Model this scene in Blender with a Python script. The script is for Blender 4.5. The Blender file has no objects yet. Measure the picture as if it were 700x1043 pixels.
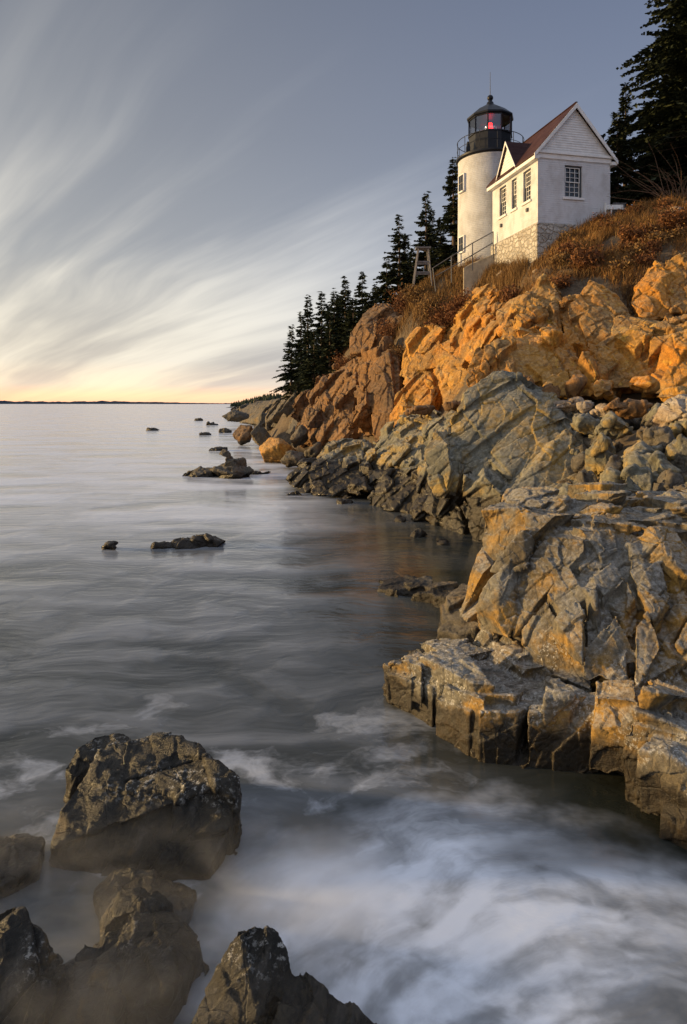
import bpy, bmesh, math, random
import numpy as np
from mathutils import Vector, Matrix

R = math.radians
scene = bpy.context.scene
COL = scene.collection
random.seed(7)

# ------------------------------------------------------------------ survey helpers
F, CX, CY, CAMZ = 700.0, 350.0, 411.0, 4.0


def P(px, py, Y):
    return Vector(((px - CX) / F * Y, Y, CAMZ - (py - CY) / F * Y))


def W(px, py):
    Y = CAMZ * F / (py - CY)
    return P(px, py, Y)


def tag(o, label=None, cat=None, group=None, kind=None):
    if label: o['label'] = label
    if cat: o['category'] = cat
    if group: o['group'] = group
    if kind: o['kind'] = kind
    return o


def empty(name, loc, rz=0.0):
    o = bpy.data.objects.new(name, None)
    COL.objects.link(o)
    o.location = loc
    o.rotation_euler = (0, 0, rz)
    o.empty_display_size = 0.3
    return o


def link(name, me, mat=None, parent=None, loc=None):
    o = bpy.data.objects.new(name, me)
    COL.objects.link(o)
    if mat is not None:
        me.materials.clear()
        me.materials.append(mat)
    if parent is not None:
        o.parent = parent
    if loc is not None:
        o.location = loc
    return o


def np_mesh(name, verts, tris, smooth=False):
    verts = np.asarray(verts, dtype=np.float32)
    tris = np.asarray(tris, dtype=np.int32)
    k = tris.shape[1]
    me = bpy.data.meshes.new(name)
    me.vertices.add(len(verts))
    me.vertices.foreach_set('co', verts.ravel())
    me.loops.add(tris.size)
    me.loops.foreach_set('vertex_index', tris.ravel())
    me.polygons.add(len(tris))
    me.polygons.foreach_set('loop_start', np.arange(0, tris.size, k, dtype=np.int32))
    me.polygons.foreach_set('loop_total', np.full(len(tris), k, dtype=np.int32))
    me.polygons.foreach_set('use_smooth', np.full(len(tris), smooth, dtype=bool))
    me.update(calc_edges=True)
    return me


# ------------------------------------------------------------------ numpy noise
def _hash(ix, iy, iz, seed):
    h = (ix.astype(np.uint32) * np.uint32(374761393) + iy.astype(np.uint32) * np.uint32(668265263)
         + iz.astype(np.uint32) * np.uint32(2147483647) + np.uint32((seed * 974711 + 12345) & 0xffffffff))
    h = (h ^ (h >> np.uint32(13))) * np.uint32(1274126177)
    h = h ^ (h >> np.uint32(16))
    h = h * np.uint32(2246822519)
    h = h ^ (h >> np.uint32(15))
    return h


def _rnd(ix, iy, iz, seed):
    return (_hash(ix, iy, iz, seed) & np.uint32(0xffffff)).astype(np.float32) / np.float32(0xffffff)


def vnoise(p, seed=0):
    f = np.floor(p)
    t = (p - f).astype(np.float32)
    i = f.astype(np.int64)
    t = t * t * t * (t * (t * 6 - 15) + 10)
    out = 0
    for dx in (0, 1):
        wx = t[:, 0] if dx else 1 - t[:, 0]
        for dy in (0, 1):
            wy = t[:, 1] if dy else 1 - t[:, 1]
            for dz in (0, 1):
                wz = t[:, 2] if dz else 1 - t[:, 2]
                out = out + wx * wy * wz * _rnd(i[:, 0] + dx, i[:, 1] + dy, i[:, 2] + dz, seed)
    return out * 2 - 1


def fbm(p, octaves=4, seed=0, gain=0.5, lac=2.03):
    a, s, out = 1.0, 1.0, 0
    for k in range(octaves):
        out = out + a * vnoise(p * s + 17.3 * k, seed + k)
        a *= gain
        s *= lac
    return out


def worley(q, seed=0):
    f = np.floor(q).astype(np.int64)
    n = len(q)
    F1 = np.full(n, 1e9, np.float32)
    F2 = np.full(n, 1e9, np.float32)
    bid = np.zeros((n, 3), np.int64)
    bd = np.zeros((n, 3), np.float32)
    for dx in (-1, 0, 1):
        for dy in (-1, 0, 1):
            for dz in (-1, 0, 1):
                c = f + np.array([dx, dy, dz])
                off = np.stack([_rnd(c[:, 0], c[:, 1], c[:, 2], seed + 11 * k) for k in range(3)], 1)
                d = (q - (c + 0.08 + 0.84 * off)).astype(np.float32)
                r = np.abs(d)
                dist = (r[:, 0] ** 3 + r[:, 1] ** 3 + r[:, 2] ** 3) ** (1 / 3.)
                m = dist < F1
                F2 = np.where(m, F1, np.minimum(F2, dist))
                F1 = np.where(m, dist, F1)
                bid[m] = c[m]
                bd[m] = d[m]
    rnd = np.stack([_rnd(bid[:, 0], bid[:, 1], bid[:, 2], seed + 101 + 7 * k) for k in range(4)], 1)
    return F1, F2, rnd, bd


def frame_from(n, t):
    n = Vector(n).normalized()
    t = Vector(t)
    t = (t - n * t.dot(n)).normalized()
    b = n.cross(t)
    return np.array([n, t, b], dtype=np.float32)


# joint frames: row 0 = normal of the foliation, row 1 = along it, row 2 = third joint
FOL = frame_from((-0.62, -0.30, 0.72), (0.72, -0.1, 0.60))
UPR = frame_from((0.9, 0.35, 0.12), (0.0, 0.15, 1.0))
FLAT = frame_from((0.1, -0.15, 1.0), (1.0, 0.1, 0.0))


def fracture(p, n, layers, warp=0.25, seed=0, rough=0.02, rscale=4.0, strata=None):
    """rock relief: every layer = (frame, (sx,sy,sz), step, tilt, crack depth, crack width)
    strata = (frame, thickness, step): thin beds broken off at different depths"""
    d = np.zeros(len(p), np.float32)
    for k, (fr, size, step, tilt, crack, cw) in enumerate(layers):
        s = max(size)
        w = np.stack([fbm(p / (s * 1.3) + 31.7 * j, 3, seed + 5 * j + 50 * k) for j in range(3)], 1) * warp * min(size)
        q = ((p + w) @ fr.T) / np.array(size, np.float32)
        F1, F2, rnd, bd = worley(q, seed + 13 * k)
        tl = (rnd[:, 1:4] - 0.5) * 2
        d += step * (rnd[:, 0] - 0.5) * 2 + tilt * (tl * bd).sum(1)
        e = F2 - F1
        msk = np.clip((fbm(p / (s * 0.8) + 5.5, 2, seed + 77 + k) + 0.25) * 2.2, 0, 1)
        d -= crack * np.exp(-(e / cw) ** 2) * msk
    if strata is not None:
        fr, th, st = strata
        w = fbm(p * (0.35 / th) * 0.3, 3, seed + 401) * th * 1.1 + fbm(p * (0.12 / th), 2, seed + 402) * th * 1.5
        t = (p @ fr[0] + w) / th
        i = np.floor(t)
        f = t - i
        i = i.astype(np.int64)
        al = np.floor((p @ fr[1]) / (th * 6) + _rnd(i, i * 0, i * 0, seed + 7) * 9).astype(np.int64)
        h0 = _rnd(i, al, i * 0, seed + 403)
        gate = np.clip((fbm(p * (0.10 / th), 2, seed + 404) + 0.35) * 1.8, 0, 1)
        d += st * ((h0 - 0.5) * 2 + 0.8 * (f - 0.5)) * gate
    d += rough * fbm(p * rscale, 5, seed + 900, gain=0.55)
    return d


def hulls_mesh(blocks):
    bm = bmesh.new()
    for pts in blocks:
        t = bmesh.new()
        vs = [t.verts.new(p) for p in pts]
        r = bmesh.ops.convex_hull(t, input=vs)
        kill = {g for g in r['geom_interior'] if isinstance(g, bmesh.types.BMVert)}
        kill |= {v for v in t.verts if not v.link_faces}
        bmesh.ops.delete(t, geom=list(kill), context='VERTS')
        bmesh.ops.recalc_face_normals(t, faces=t.faces)
        me = bpy.data.meshes.new('tmp')
        t.to_mesh(me)
        t.free()
        bm.from_mesh(me)
        bpy.data.meshes.remove(me)
    me = bpy.data.meshes.new('hulls')
    bm.to_mesh(me)
    bm.free()
    return me


def hull_data(pts):
    t = bmesh.new()
    vs = [t.verts.new(p) for p in pts]
    r = bmesh.ops.convex_hull(t, input=vs)
    kill = {g for g in r['geom_interior'] if isinstance(g, bmesh.types.BMVert)} | {v for v in t.verts if not v.link_faces}
    bmesh.ops.delete(t, geom=list(kill), context='VERTS')
    t.verts.index_update()
    V = np.array([v.co[:] for v in t.verts])
    E = np.array([[e.verts[0].index, e.verts[1].index] for e in t.edges])
    t.free()
    return V, E


def split(pts, nrm, off):
    """the two point sets of a convex body cut by a plane"""
    V, E = hull_data([Vector(p) for p in pts])
    if len(E) == 0: return None
    d = V @ nrm - off
    a, b = d[E[:, 0]], d[E[:, 1]]
    m = (a * b) < 0
    tt = (a[m] / (a[m] - b[m]))[:, None]
    X = V[E[m, 0]] * (1 - tt) + V[E[m, 1]] * tt
    A, B = np.vstack([V[d >= 0], X]), np.vstack([V[d < 0], X])
    if len(A) < 5 or len(B) < 5: return None
    return A, B


def shatter(blocks, joints, seed, gap=0.02, off=0.05, rot=2.5, lose=0.05, core=0.94, stop=0.12, jit=0.14):
    """break every convex block along its joint sets; pieces shift and turn a little and a solid core stays behind"""
    rng = np.random.default_rng(seed)
    out = []
    for blk in blocks:
        pts = np.array([list(p) for p in blk], float)
        c0 = pts.mean(0)
        out.append([Vector(c0 + (p - c0) * core) for p in pts])
        todo = [pts]
        done = []
        while todo:
            p = todo.pop()
            best, bj = 0, None
            for (nv, sp) in joints:
                nn = np.array(nv, float)
                nn /= np.linalg.norm(nn)
                e = p @ nn
                q = (e.max() - e.min()) / (sp * rng.uniform(0.8, 1.25))
                if q > best: best, bj = q, (nn, e)
            if best < 1.35 or rng.random() < stop * 0.3 or len(done) + len(todo) > 240:
                done.append(p)
                continue
            nn, e = bj
            n2 = nn + rng.normal(0, jit, 3)
            n2 /= np.linalg.norm(n2)
            e = p @ n2
            o = e.min() + (e.max() - e.min()) * rng.uniform(0.30, 0.70)
            r = split(p, n2, o)
            if r is None:
                done.append(p)
                continue
            todo += [r[0], r[1]]
        for p in done:
            c = p.mean(0)
            ext_ = p.max(0) - p.min(0)
            if rng.random() < lose: continue
            L = float(np.median(ext_)) + 1e-6
            ax = rng.normal(0, 1, 3)
            ax /= np.linalg.norm(ax)
            M = np.array(Matrix.Rotation(R(rng.normal(0, rot)), 3, Vector(ax)))
            k = max(0.5, 1 - gap / L)
            mv = rng.normal(0, 1, 3) * off * min(1.0, L / joints[0][1])
            q = (p - c) @ M.T * k + c + mv
            out.append([Vector(v) for v in q])
    return out


def remeshed(me, voxel):
    o = bpy.data.objects.new('tmp', me)
    COL.objects.link(o)
    m = o.modifiers.new('r', 'REMESH')
    m.mode = 'VOXEL'
    m.voxel_size = voxel
    m.adaptivity = 0
    dg = bpy.context.evaluated_depsgraph_get()
    dg.update()
    out = bpy.data.meshes.new_from_object(o.evaluated_get(dg))
    COL.objects.unlink(o)
    bpy.data.objects.remove(o)
    bpy.data.meshes.remove(me)
    return out


def rock(name, blocks, voxel, layers, mat, label=None, cat=None, group=None, kind=None, seed=0, rough=0.02, rscale=4.0,
         warp=0.12, smooth=True, strata=None, cut=None, orig=None):
    if cut is not None: blocks = shatter(blocks, seed=seed, **cut)
    me = remeshed(hulls_mesh(blocks), voxel)
    nv = len(me.vertices)
    co = np.zeros(nv * 3, np.float32)
    me.vertices.foreach_get('co', co)
    co = co.reshape(-1, 3)
    no = np.zeros(nv * 3, np.float32)
    me.vertex_normals.foreach_get('vector', no)
    no = no.reshape(-1, 3)
    co = co + no * fracture(co, no, layers, warp, seed, rough, rscale, strata)[:, None]
    lo, hi = co.min(0), co.max(0)
    org = np.array([(lo[0] + hi[0]) / 2, (lo[1] + hi[1]) / 2, max(lo[2], 0.0)], np.float32)
    me.vertices.foreach_set('co', (co - org).ravel())
    me.polygons.foreach_set('use_smooth', np.full(len(me.polygons), smooth, dtype=bool))
    me.update()
    me.name = name
    o = link(name, me, mat, None, Vector([float(v) for v in org]))
    return tag(o, label, cat, group, kind)


def ext(pts, v, shrink=1.0):
    """front points (px,py,Y) plus the same pushed back by v"""
    a = [P(*p) for p in pts]
    c = sum(a, Vector()) / len(a)
    return a + [c + (p - c) * shrink + Vector(v) for p in a]


def col_down(pts, zb, grow=(0, 0), scale=1.0):
    """top outline dropped to height zb"""
    a = [P(*p) for p in pts]
    c = sum(a, Vector()) / len(a)
    lo = [Vector((c.x + (p.x - c.x) * scale + grow[0], c.y + (p.y - c.y) * scale + grow[1], zb)) for p in a]
    return a + lo


def lump(c, r, seed, n=16, squash=1.0):
    rng = random.Random(seed)
    out = []
    for _ in range(n):
        v = Vector((rng.gauss(0, 1), rng.gauss(0, 1), rng.gauss(0, 1))).normalized()
        k = rng.uniform(0.86, 1.08)
        out.append(Vector((c[0] + v.x * r[0] * k, c[1] + v.y * r[1] * k, c[2] + v.z * r[2] * k * squash)))
    return out


# ------------------------------------------------------------------ node helpers
class N:
    def __init__(self, tree):
        self.t = tree
        self.x = 0

    def new(self, typ, **kw):
        n = self.t.nodes.new(typ)
        self.x += 40
        n.location = (self.x, 0)
        for k, v in kw.items():
            setattr(n, k, v)
        return n

    def link(self, a, b):
        self.t.links.new(a, b)

    def setin(self, sock, v):
        if v is None: return
        if isinstance(v, bpy.types.NodeSocket):
            self.link(v, sock)
        else:
            sock.default_value = v

    def math(self, op, a, b=None, c=None, clamp=False):
        n = self.new('ShaderNodeMath', operation=op, use_clamp=clamp)
        self.setin(n.inputs[0], a)
        self.setin(n.inputs[1], b)
        if c is not None: self.setin(n.inputs[2], c)
        return n.outputs[0]

    def vmath(self, op, a, b=None, scale=None):
        n = self.new('ShaderNodeVectorMath', operation=op)
        self.setin(n.inputs[0], a)
        if b is not None: self.setin(n.inputs[1], b)
        if scale is not None: self.setin(n.inputs['Scale'], scale)
        return n.outputs['Value'] if op in ('LENGTH', 'DOT_PRODUCT', 'DISTANCE') else n.outputs[0]

    def noise(self, vec, scale, detail=4, rough=0.55, dist=0.0):
        n = self.new('ShaderNodeTexNoise')
        self.setin(n.inputs['Vector'], vec)
        n.inputs['Scale'].default_value = scale
        n.inputs['Detail'].default_value = detail
        n.inputs['Roughness'].default_value = rough
        n.inputs['Distortion'].default_value = dist
        return n.outputs['Fac']

    def noisec(self, vec, scale, detail=3):
        n = self.new('ShaderNodeTexNoise')
        self.setin(n.inputs['Vector'], vec)
        n.inputs['Scale'].default_value = scale
        n.inputs['Detail'].default_value = detail
        return n.outputs['Color']

    def vor(self, vec, scale, feature='DISTANCE_TO_EDGE', out='Distance', rnd=1.0):
        n = self.new('ShaderNodeTexVoronoi', feature=feature)
        self.setin(n.inputs['Vector'], vec)
        n.inputs['Scale'].default_value = scale
        n.inputs['Randomness'].default_value = rnd
        return n.outputs[out]

    def mapr(self, v, a, b, c=0.0, d=1.0, smooth=True):
        n = self.new('ShaderNodeMapRange', interpolation_type='SMOOTHSTEP' if smooth else 'LINEAR', clamp=True)
        self.setin(n.inputs[0], v)
        for k, q in zip((1, 2, 3, 4), (a, b, c, d)):
            self.setin(n.inputs[k], q)
        return n.outputs[0]

    def mix(self, f, a, b, blend='MIX'):
        n = self.new('ShaderNodeMix', data_type='RGBA', blend_type=blend)
        self.setin(n.inputs[0], f)
        self.setin(n.inputs[6], a if isinstance(a, bpy.types.NodeSocket) else (*a, 1) if len(a) == 3 else a)
        self.setin(n.inputs[7], b if isinstance(b, bpy.types.NodeSocket) else (*b, 1) if len(b) == 3 else b)
        return n.outputs[2]

    def ramp(self, f, stops):
        n = self.new('ShaderNodeValToRGB')
        self.setin(n.inputs[0], f)
        e = n.color_ramp.elements
        while len(e) < len(stops): e.new(0.5)
        for el, (p, c) in zip(e, stops):
            el.position = p
            el.color = (*c, 1)
        return n.outputs[0]

    def sep(self, v):
        n = self.new('ShaderNodeSeparateXYZ')
        self.setin(n.inputs[0], v)
        return n.outputs

    def comb(self, x, y, z):
        n = self.new('ShaderNodeCombineXYZ')
        for s, v in zip(n.inputs, (x, y, z)): self.setin(s, v)
        return n.outputs[0]

    def bump(self, h, strength, dist, normal=None):
        n = self.new('ShaderNodeBump')
        n.inputs['Strength'].default_value = strength
        n.inputs['Distance'].default_value = dist
        self.setin(n.inputs['Height'], h)
        if normal is not None: self.link(normal, n.inputs['Normal'])
        return n.outputs[0]


def material(name):
    m = bpy.data.materials.new(name)
    m.use_nodes = True
    nt = m.node_tree
    b = nt.nodes['Principled BSDF']
    return m, N(nt), b


def simple(name, col, rough=0.6, metal=0.0, spec=0.4, var=0.12, vscale=3.0, bump=0.0, bscale=20.0):
    m, g, b = material(name)
    tc = g.new('ShaderNodeTexCoord').outputs['Object']
    n = g.noise(tc, vscale, 6, 0.6)
    k = g.mapr(n, 0.3, 0.7, 1 - var, 1 + var)
    c = g.mix(1.0, col, g.comb(k, k, k), 'MULTIPLY')
    g.link(c, b.inputs['Base Color'])
    b.inputs['Roughness'].default_value = rough
    b.inputs['Metallic'].default_value = metal
    b.inputs['Specular IOR Level'].default_value = spec
    if bump > 0:
        g.link(g.bump(g.noise(tc, bscale, 5, 0.6), 1.0, bump), b.inputs['Normal'])
    return m


def rock_material(name, c1, c2, stain, vein, scale=1.0, fol=FOL, stain_at=(0.45, 0.62), wet=0.35, barn=0.0, top=None, bumpd=0.02,
                  wetcol=(0.016, 0.012, 0.007), stainmix=0.85, dry=0.78, spec=0.35, black=0.55):
    """scale: size in metres of the broad patches"""
    m, g, b = material(name)
    geo = g.new('ShaderNodeNewGeometry')
    pos = geo.outputs['Position']
    warp = g.vmath('SCALE', g.vmath('SUBTRACT', g.noisec(pos, 0.9 / scale, 4), (0.5, 0.5, 0.5)), scale=0.6 * scale)
    wp = g.vmath('ADD', pos, warp)
    # foliation coordinates
    fr = [tuple(float(v) for v in fol[k]) for k in range(3)]
    fv = g.comb(g.math('MULTIPLY', g.vmath('DOT_PRODUCT', wp, fr[0]), 5.0),
                g.math('MULTIPLY', g.vmath('DOT_PRODUCT', wp, fr[1]), 0.7),
                g.vmath('DOT_PRODUCT', wp, fr[2]))
    patches = g.noise(wp, 1.0 / scale, 6, 0.62)
    streak = g.noise(fv, 1.1 / scale, 5, 0.6)
    fine = g.noise(pos, 14.0 / scale, 6, 0.7)
    speck = g.noise(pos, 60.0 / scale, 3, 0.7)
    col = g.mix(g.mapr(patches, 0.38, 0.62), c1, c2)
    col = g.mix(g.math('MULTIPLY', g.mapr(streak, 0.52, 0.66), 0.75), col, vein)
    st = g.math('ADD', g.math('MULTIPLY', g.noise(g.vmath('ADD', wp, (7.1, 3.3, 9.2)), 0.8 / scale, 7, 0.65), 0.7),
                g.math('MULTIPLY', streak, 0.3))
    col = g.mix(g.math('MULTIPLY', g.mapr(st, *stain_at), stainmix), col, stain)
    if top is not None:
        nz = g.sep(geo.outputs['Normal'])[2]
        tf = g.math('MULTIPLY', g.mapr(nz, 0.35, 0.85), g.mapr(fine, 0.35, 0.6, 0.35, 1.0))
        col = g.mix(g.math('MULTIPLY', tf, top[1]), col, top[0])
    # run-off streaks and dark lichen
    sv = g.vmath('MULTIPLY', wp, (2.2, 2.2, 0.45))
    dk = g.mapr(g.noise(sv, 1.6 / scale, 6, 0.68), 0.56, 0.64)
    col = g.mix(g.math('MULTIPLY', dk, black), col, (0.035, 0.03, 0.024))
    li = g.mapr(g.noise(wp, 5.0 / scale, 5, 0.7), 0.60, 0.66)
    col = g.mix(g.math('MULTIPLY', li, 0.5), col, (min(c1[0] * 1.7, 0.6), min(c1[1] * 1.75, 0.55), min(c1[2] * 1.6, 0.45)))
    # mineral grain and tonal break-up
    k = g.math('MULTIPLY', g.mapr(fine, 0.25, 0.75, 0.62, 1.35), g.mapr(speck, 0.25, 0.75, 0.75, 1.25))
    col = g.mix(1.0, col, g.comb(k, k, k), 'MULTIPLY')
    # hair cracks
    e1 = g.vor(g.vmath('MULTIPLY', wp, (1.0, 1.0, 1.0)), 1.7 / scale)
    e2 = g.vor(g.vmath('ADD', fv, (0.3, 0.9, 0.1)), 1.3 / scale)
    cr = g.mapr(e1, 0.0, 0.03)
    # barnacle and tide bands follow height above the water
    z = g.sep(pos)[2]
    zz = g.math('ADD', z, g.math('MULTIPLY', g.math('SUBTRACT', g.noise(pos, 1.3, 5, 0.6), 0.5), 0.9))
    if barn > 0:
        bn = g.math('MULTIPLY', g.mapr(g.noise(pos, 22.0, 5, 0.75), 0.54, 0.60), g.math('MULTIPLY', g.mapr(zz, 0.30, 0.55), g.mapr(zz, 1.15, 0.8)))
        bn = g.math('MULTIPLY', bn, g.mapr(g.noise(pos, 2.0, 4, 0.6), 0.42, 0.6))
        col = g.mix(g.math('MULTIPLY', bn, barn), col, (0.55, 0.53, 0.48))
    wf = g.mapr(zz, wet + 0.12, wet - 0.06)
    wcol = g.mix(g.mapr(fine, 0.4, 0.65), wetcol, (wetcol[0] * 1.8, wetcol[1] * 1.65, wetcol[2] * 1.4))
    col = g.mix(g.math('MULTIPLY', wf, 0.95), col, wcol)
    g.link(col, b.inputs['Base Color'])
    rg = g.math('ADD', g.mapr(wf, 0, 1, dry, min(dry, 0.42)), g.mapr(speck, 0.3, 0.7, -0.08, 0.12))
    g.link(rg, b.inputs['Roughness'])
    b.inputs['Specular IOR Level'].default_value = spec
    h = g.math('ADD', g.math('MULTIPLY', fine, 1.2), g.math('MULTIPLY', speck, 0.5))
    h = g.math('ADD', h, g.math('MULTIPLY', streak, 1.2))
    nv = g.new('ShaderNodeTexVoronoi', feature='F1', distance='CHEBYCHEV')
    g.setin(nv.inputs['Vector'], g.vmath('MULTIPLY', g.vmath('ADD', fv, g.vmath('SCALE', g.noisec(pos, 6.0 / scale, 2), scale=0.25)), (1.0, 2.2, 1.6)))
    nv.inputs['Scale'].default_value = 3.0 / scale
    h = g.math('ADD', h, g.math('MULTIPLY', nv.outputs['Distance'], 0.2))
    nrm = g.bump(h, 1.0, bumpd)
    nrm = g.bump(cr, 0.5, bumpd * 0.7, nrm)
    g.link(nrm, b.inputs['Normal'])
    return m


# ------------------------------------------------------------------ camera, sun, sky
cam_d = bpy.data.cameras.new('camera')
cam = bpy.data.objects.new('camera', cam_d)
COL.objects.link(cam)
cam.location = (0, 0, CAMZ)
cam.rotation_euler = (R(90), 0, 0)
cam_d.sensor_fit = 'HORIZONTAL'
cam_d.sensor_width = 36
cam_d.lens = 36.0
cam_d.shift_y = -(521.5 - CY) / 700.0
cam_d.clip_start = 0.1
cam_d.clip_end = 60000
scene.camera = cam

SUN_EL = R(6.5)
SUN_H = Vector((-0.985, 0.13, 0)).normalized()
sdir = Vector((SUN_H.x * math.cos(SUN_EL), SUN_H.y * math.cos(SUN_EL), math.sin(SUN_EL)))
sun_d = bpy.data.lights.new('sun', 'SUN')
sun_d.energy = 5.0
sun_d.angle = R(3.0)
sun_d.color = (1.0, 0.68, 0.30)
sun = bpy.data.objects.new('sun', sun_d)
COL.objects.link(sun)
sun.rotation_euler = (-sdir).to_track_quat('-Z', 'Y').to_euler()
sun.location = (-30, 0, 20)

world = bpy.data.worlds.new('World')
scene.world = world
world.use_nodes = True
wt = world.node_tree
wt.nodes.clear()
g = N(wt)
out = g.new('ShaderNodeOutputWorld')
bg = g.new('ShaderNodeBackground')
sky = g.new('ShaderNodeTexSky', sky_type='NISHITA')
sky.sun_disc = False
sky.sun_elevation = SUN_EL
sky.sun_rotation = math.atan2(SUN_H.x, SUN_H.y)
sky.air_density = 1.2
sky.dust_density = 2.0
d = g.vmath('NORMALIZE', g.new('ShaderNodeTexCoord').outputs['Generated'])
x, y, z = g.sep(d)
zc = g.math('MAXIMUM', z, 0.0)
den = g.math('ADD', zc, 0.10)
u = g.math('DIVIDE', x, den)
v = g.math('DIVIDE', y, den)
da, db = -0.617, 0.787
al = g.math('ADD', g.math('MULTIPLY', u, da), g.math('MULTIPLY', v, db))
ac = g.math('SUBTRACT', g.math('MULTIPLY', u, db), g.math('MULTIPLY', v, da))
wv = g.comb(g.math('MULTIPLY', al, 0.35), g.math('MULTIPLY', ac, 0.6), 0.0)
wob = g.math('MULTIPLY', g.math('SUBTRACT', g.noise(wv, 1.0, 2, 0.5), 0.5), 0.55)
ac2 = g.math('ADD', ac, wob)
c1 = g.noise(g.comb(g.math('MULTIPLY', al, 0.13), g.math('MULTIPLY', ac2, 0.9), 2.3), 1.0, 5, 0.5)
c2 = g.noise(g.comb(g.math('MULTIPLY', al, 0.3), g.math('MULTIPLY', ac2, 2.9), 7.7), 1.0, 5, 0.56)
c3 = g.noise(g.comb(g.math('MULTIPLY', al, 0.22), g.math('MULTIPLY', ac, 0.3), 5.1), 1.0, 3, 0.5)
cl = g.math('ADD', g.math('MULTIPLY', c1, 0.54), g.math('ADD', g.math('MULTIPLY', c2, 0.20), g.math('MULTIPLY', c3, 0.26)))
light = g.mapr(cl, 0.42, 0.585)
# left (towards the sunset) is brighter than the right
lf = g.mapr(g.math('DIVIDE', x, g.math('ADD', g.math('ABSOLUTE', y), 0.25)), 0.42, -0.40)
dark = g.ramp(zc, [(0.0, (0.98, 0.52, 0.32)), (0.012, (0.90, 0.57, 0.37)), (0.026, (0.56, 0.49, 0.43)), (0.06, (0.40, 0.385, 0.375)), (0.2, (0.25, 0.262, 0.295)),
                   (0.36, (0.175, 0.188, 0.225)), (0.52, (0.124, 0.138, 0.178)), (0.72, (0.26, 0.275, 0.31)), (1.0, (0.38, 0.39, 0.42))])
brt = g.ramp(zc, [(0.0, (1.1, 0.60, 0.36)), (0.012, (1.06, 0.72, 0.43)), (0.026, (0.86, 0.73, 0.54)), (0.06, (0.70, 0.665, 0.585)), (0.2, (0.74, 0.71, 0.64)),
                  (0.36, (0.40, 0.405, 0.41)), (0.52, (0.19, 0.20, 0.23)), (0.72, (0.35, 0.36, 0.38)), (1.0, (0.45, 0.45, 0.47))])
skyc = g.mix(g.math('MULTIPLY', light, g.mapr(lf, 0, 1, 0.18, 1.0)), dark, brt)
skyc = g.mix(1.0, skyc, g.mix(lf, (0.80, 0.88, 1.08), (1.06, 1.02, 0.97)), 'MULTIPLY')
# unseen sky behind the viewer, brightened and blued as added fill light
bk = g.mapr(y, 0.1, -0.5, 1.0, 1.25)
skyc = g.mix(1.0, skyc, g.comb(g.math('POWER', bk, 0.7), bk, g.math('POWER', bk, 1.5)), 'MULTIPLY')
sk = g.mix(1.0, sky.outputs[0], (0.02, 0.02, 0.02), 'MULTIPLY')
tot = g.mix(1.0, g.mix(1.0, skyc, (0.9, 0.9, 0.9), 'MULTIPLY'), sk, 'ADD')
g.link(tot, bg.inputs['Color'])
bg.inputs['Strength'].default_value = 1.12
g.link(bg.outputs[0], out.inputs['Surface'])

scene.view_settings.view_transform = 'Standard'
scene.view_settings.look = 'None'
scene.view_settings.exposure = 0.35
scene.view_settings.gamma = 1.0

# ------------------------------------------------------------------ materials
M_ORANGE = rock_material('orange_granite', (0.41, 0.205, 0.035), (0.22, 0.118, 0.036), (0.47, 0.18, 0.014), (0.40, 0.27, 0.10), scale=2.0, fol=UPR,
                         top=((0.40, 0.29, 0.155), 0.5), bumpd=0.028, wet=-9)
M_PINK = rock_material('brown_granite', (0.17, 0.085, 0.03), (0.115, 0.065, 0.03), (0.24, 0.115, 0.032), (0.14, 0.09, 0.055), scale=3.0, fol=UPR,  # brown rock; albedo also darkened in place of the left cliff's shade
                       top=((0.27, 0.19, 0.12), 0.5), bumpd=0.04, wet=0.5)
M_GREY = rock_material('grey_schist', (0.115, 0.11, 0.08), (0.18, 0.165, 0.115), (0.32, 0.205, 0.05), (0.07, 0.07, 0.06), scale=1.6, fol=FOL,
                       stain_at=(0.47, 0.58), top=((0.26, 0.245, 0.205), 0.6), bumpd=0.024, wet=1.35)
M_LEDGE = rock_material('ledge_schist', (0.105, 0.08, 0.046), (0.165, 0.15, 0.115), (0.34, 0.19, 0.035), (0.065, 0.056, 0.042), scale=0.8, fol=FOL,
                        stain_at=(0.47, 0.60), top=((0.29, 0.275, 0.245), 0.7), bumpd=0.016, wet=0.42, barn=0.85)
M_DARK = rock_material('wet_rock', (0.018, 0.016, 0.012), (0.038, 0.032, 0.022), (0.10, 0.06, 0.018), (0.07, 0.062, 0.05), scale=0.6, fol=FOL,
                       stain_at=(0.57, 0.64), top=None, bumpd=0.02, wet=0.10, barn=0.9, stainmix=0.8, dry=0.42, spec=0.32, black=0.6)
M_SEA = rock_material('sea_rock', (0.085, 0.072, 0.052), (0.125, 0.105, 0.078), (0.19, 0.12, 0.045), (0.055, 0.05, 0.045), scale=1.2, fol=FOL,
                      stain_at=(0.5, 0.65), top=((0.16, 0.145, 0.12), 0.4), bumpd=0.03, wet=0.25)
M_PALE = rock_material('pale_stone', (0.34, 0.29, 0.235), (0.27, 0.20, 0.14), (0.38, 0.24, 0.10), (0.42, 0.38, 0.33), scale=0.9, fol=FLAT, bumpd=0.02, wet=-9)

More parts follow.
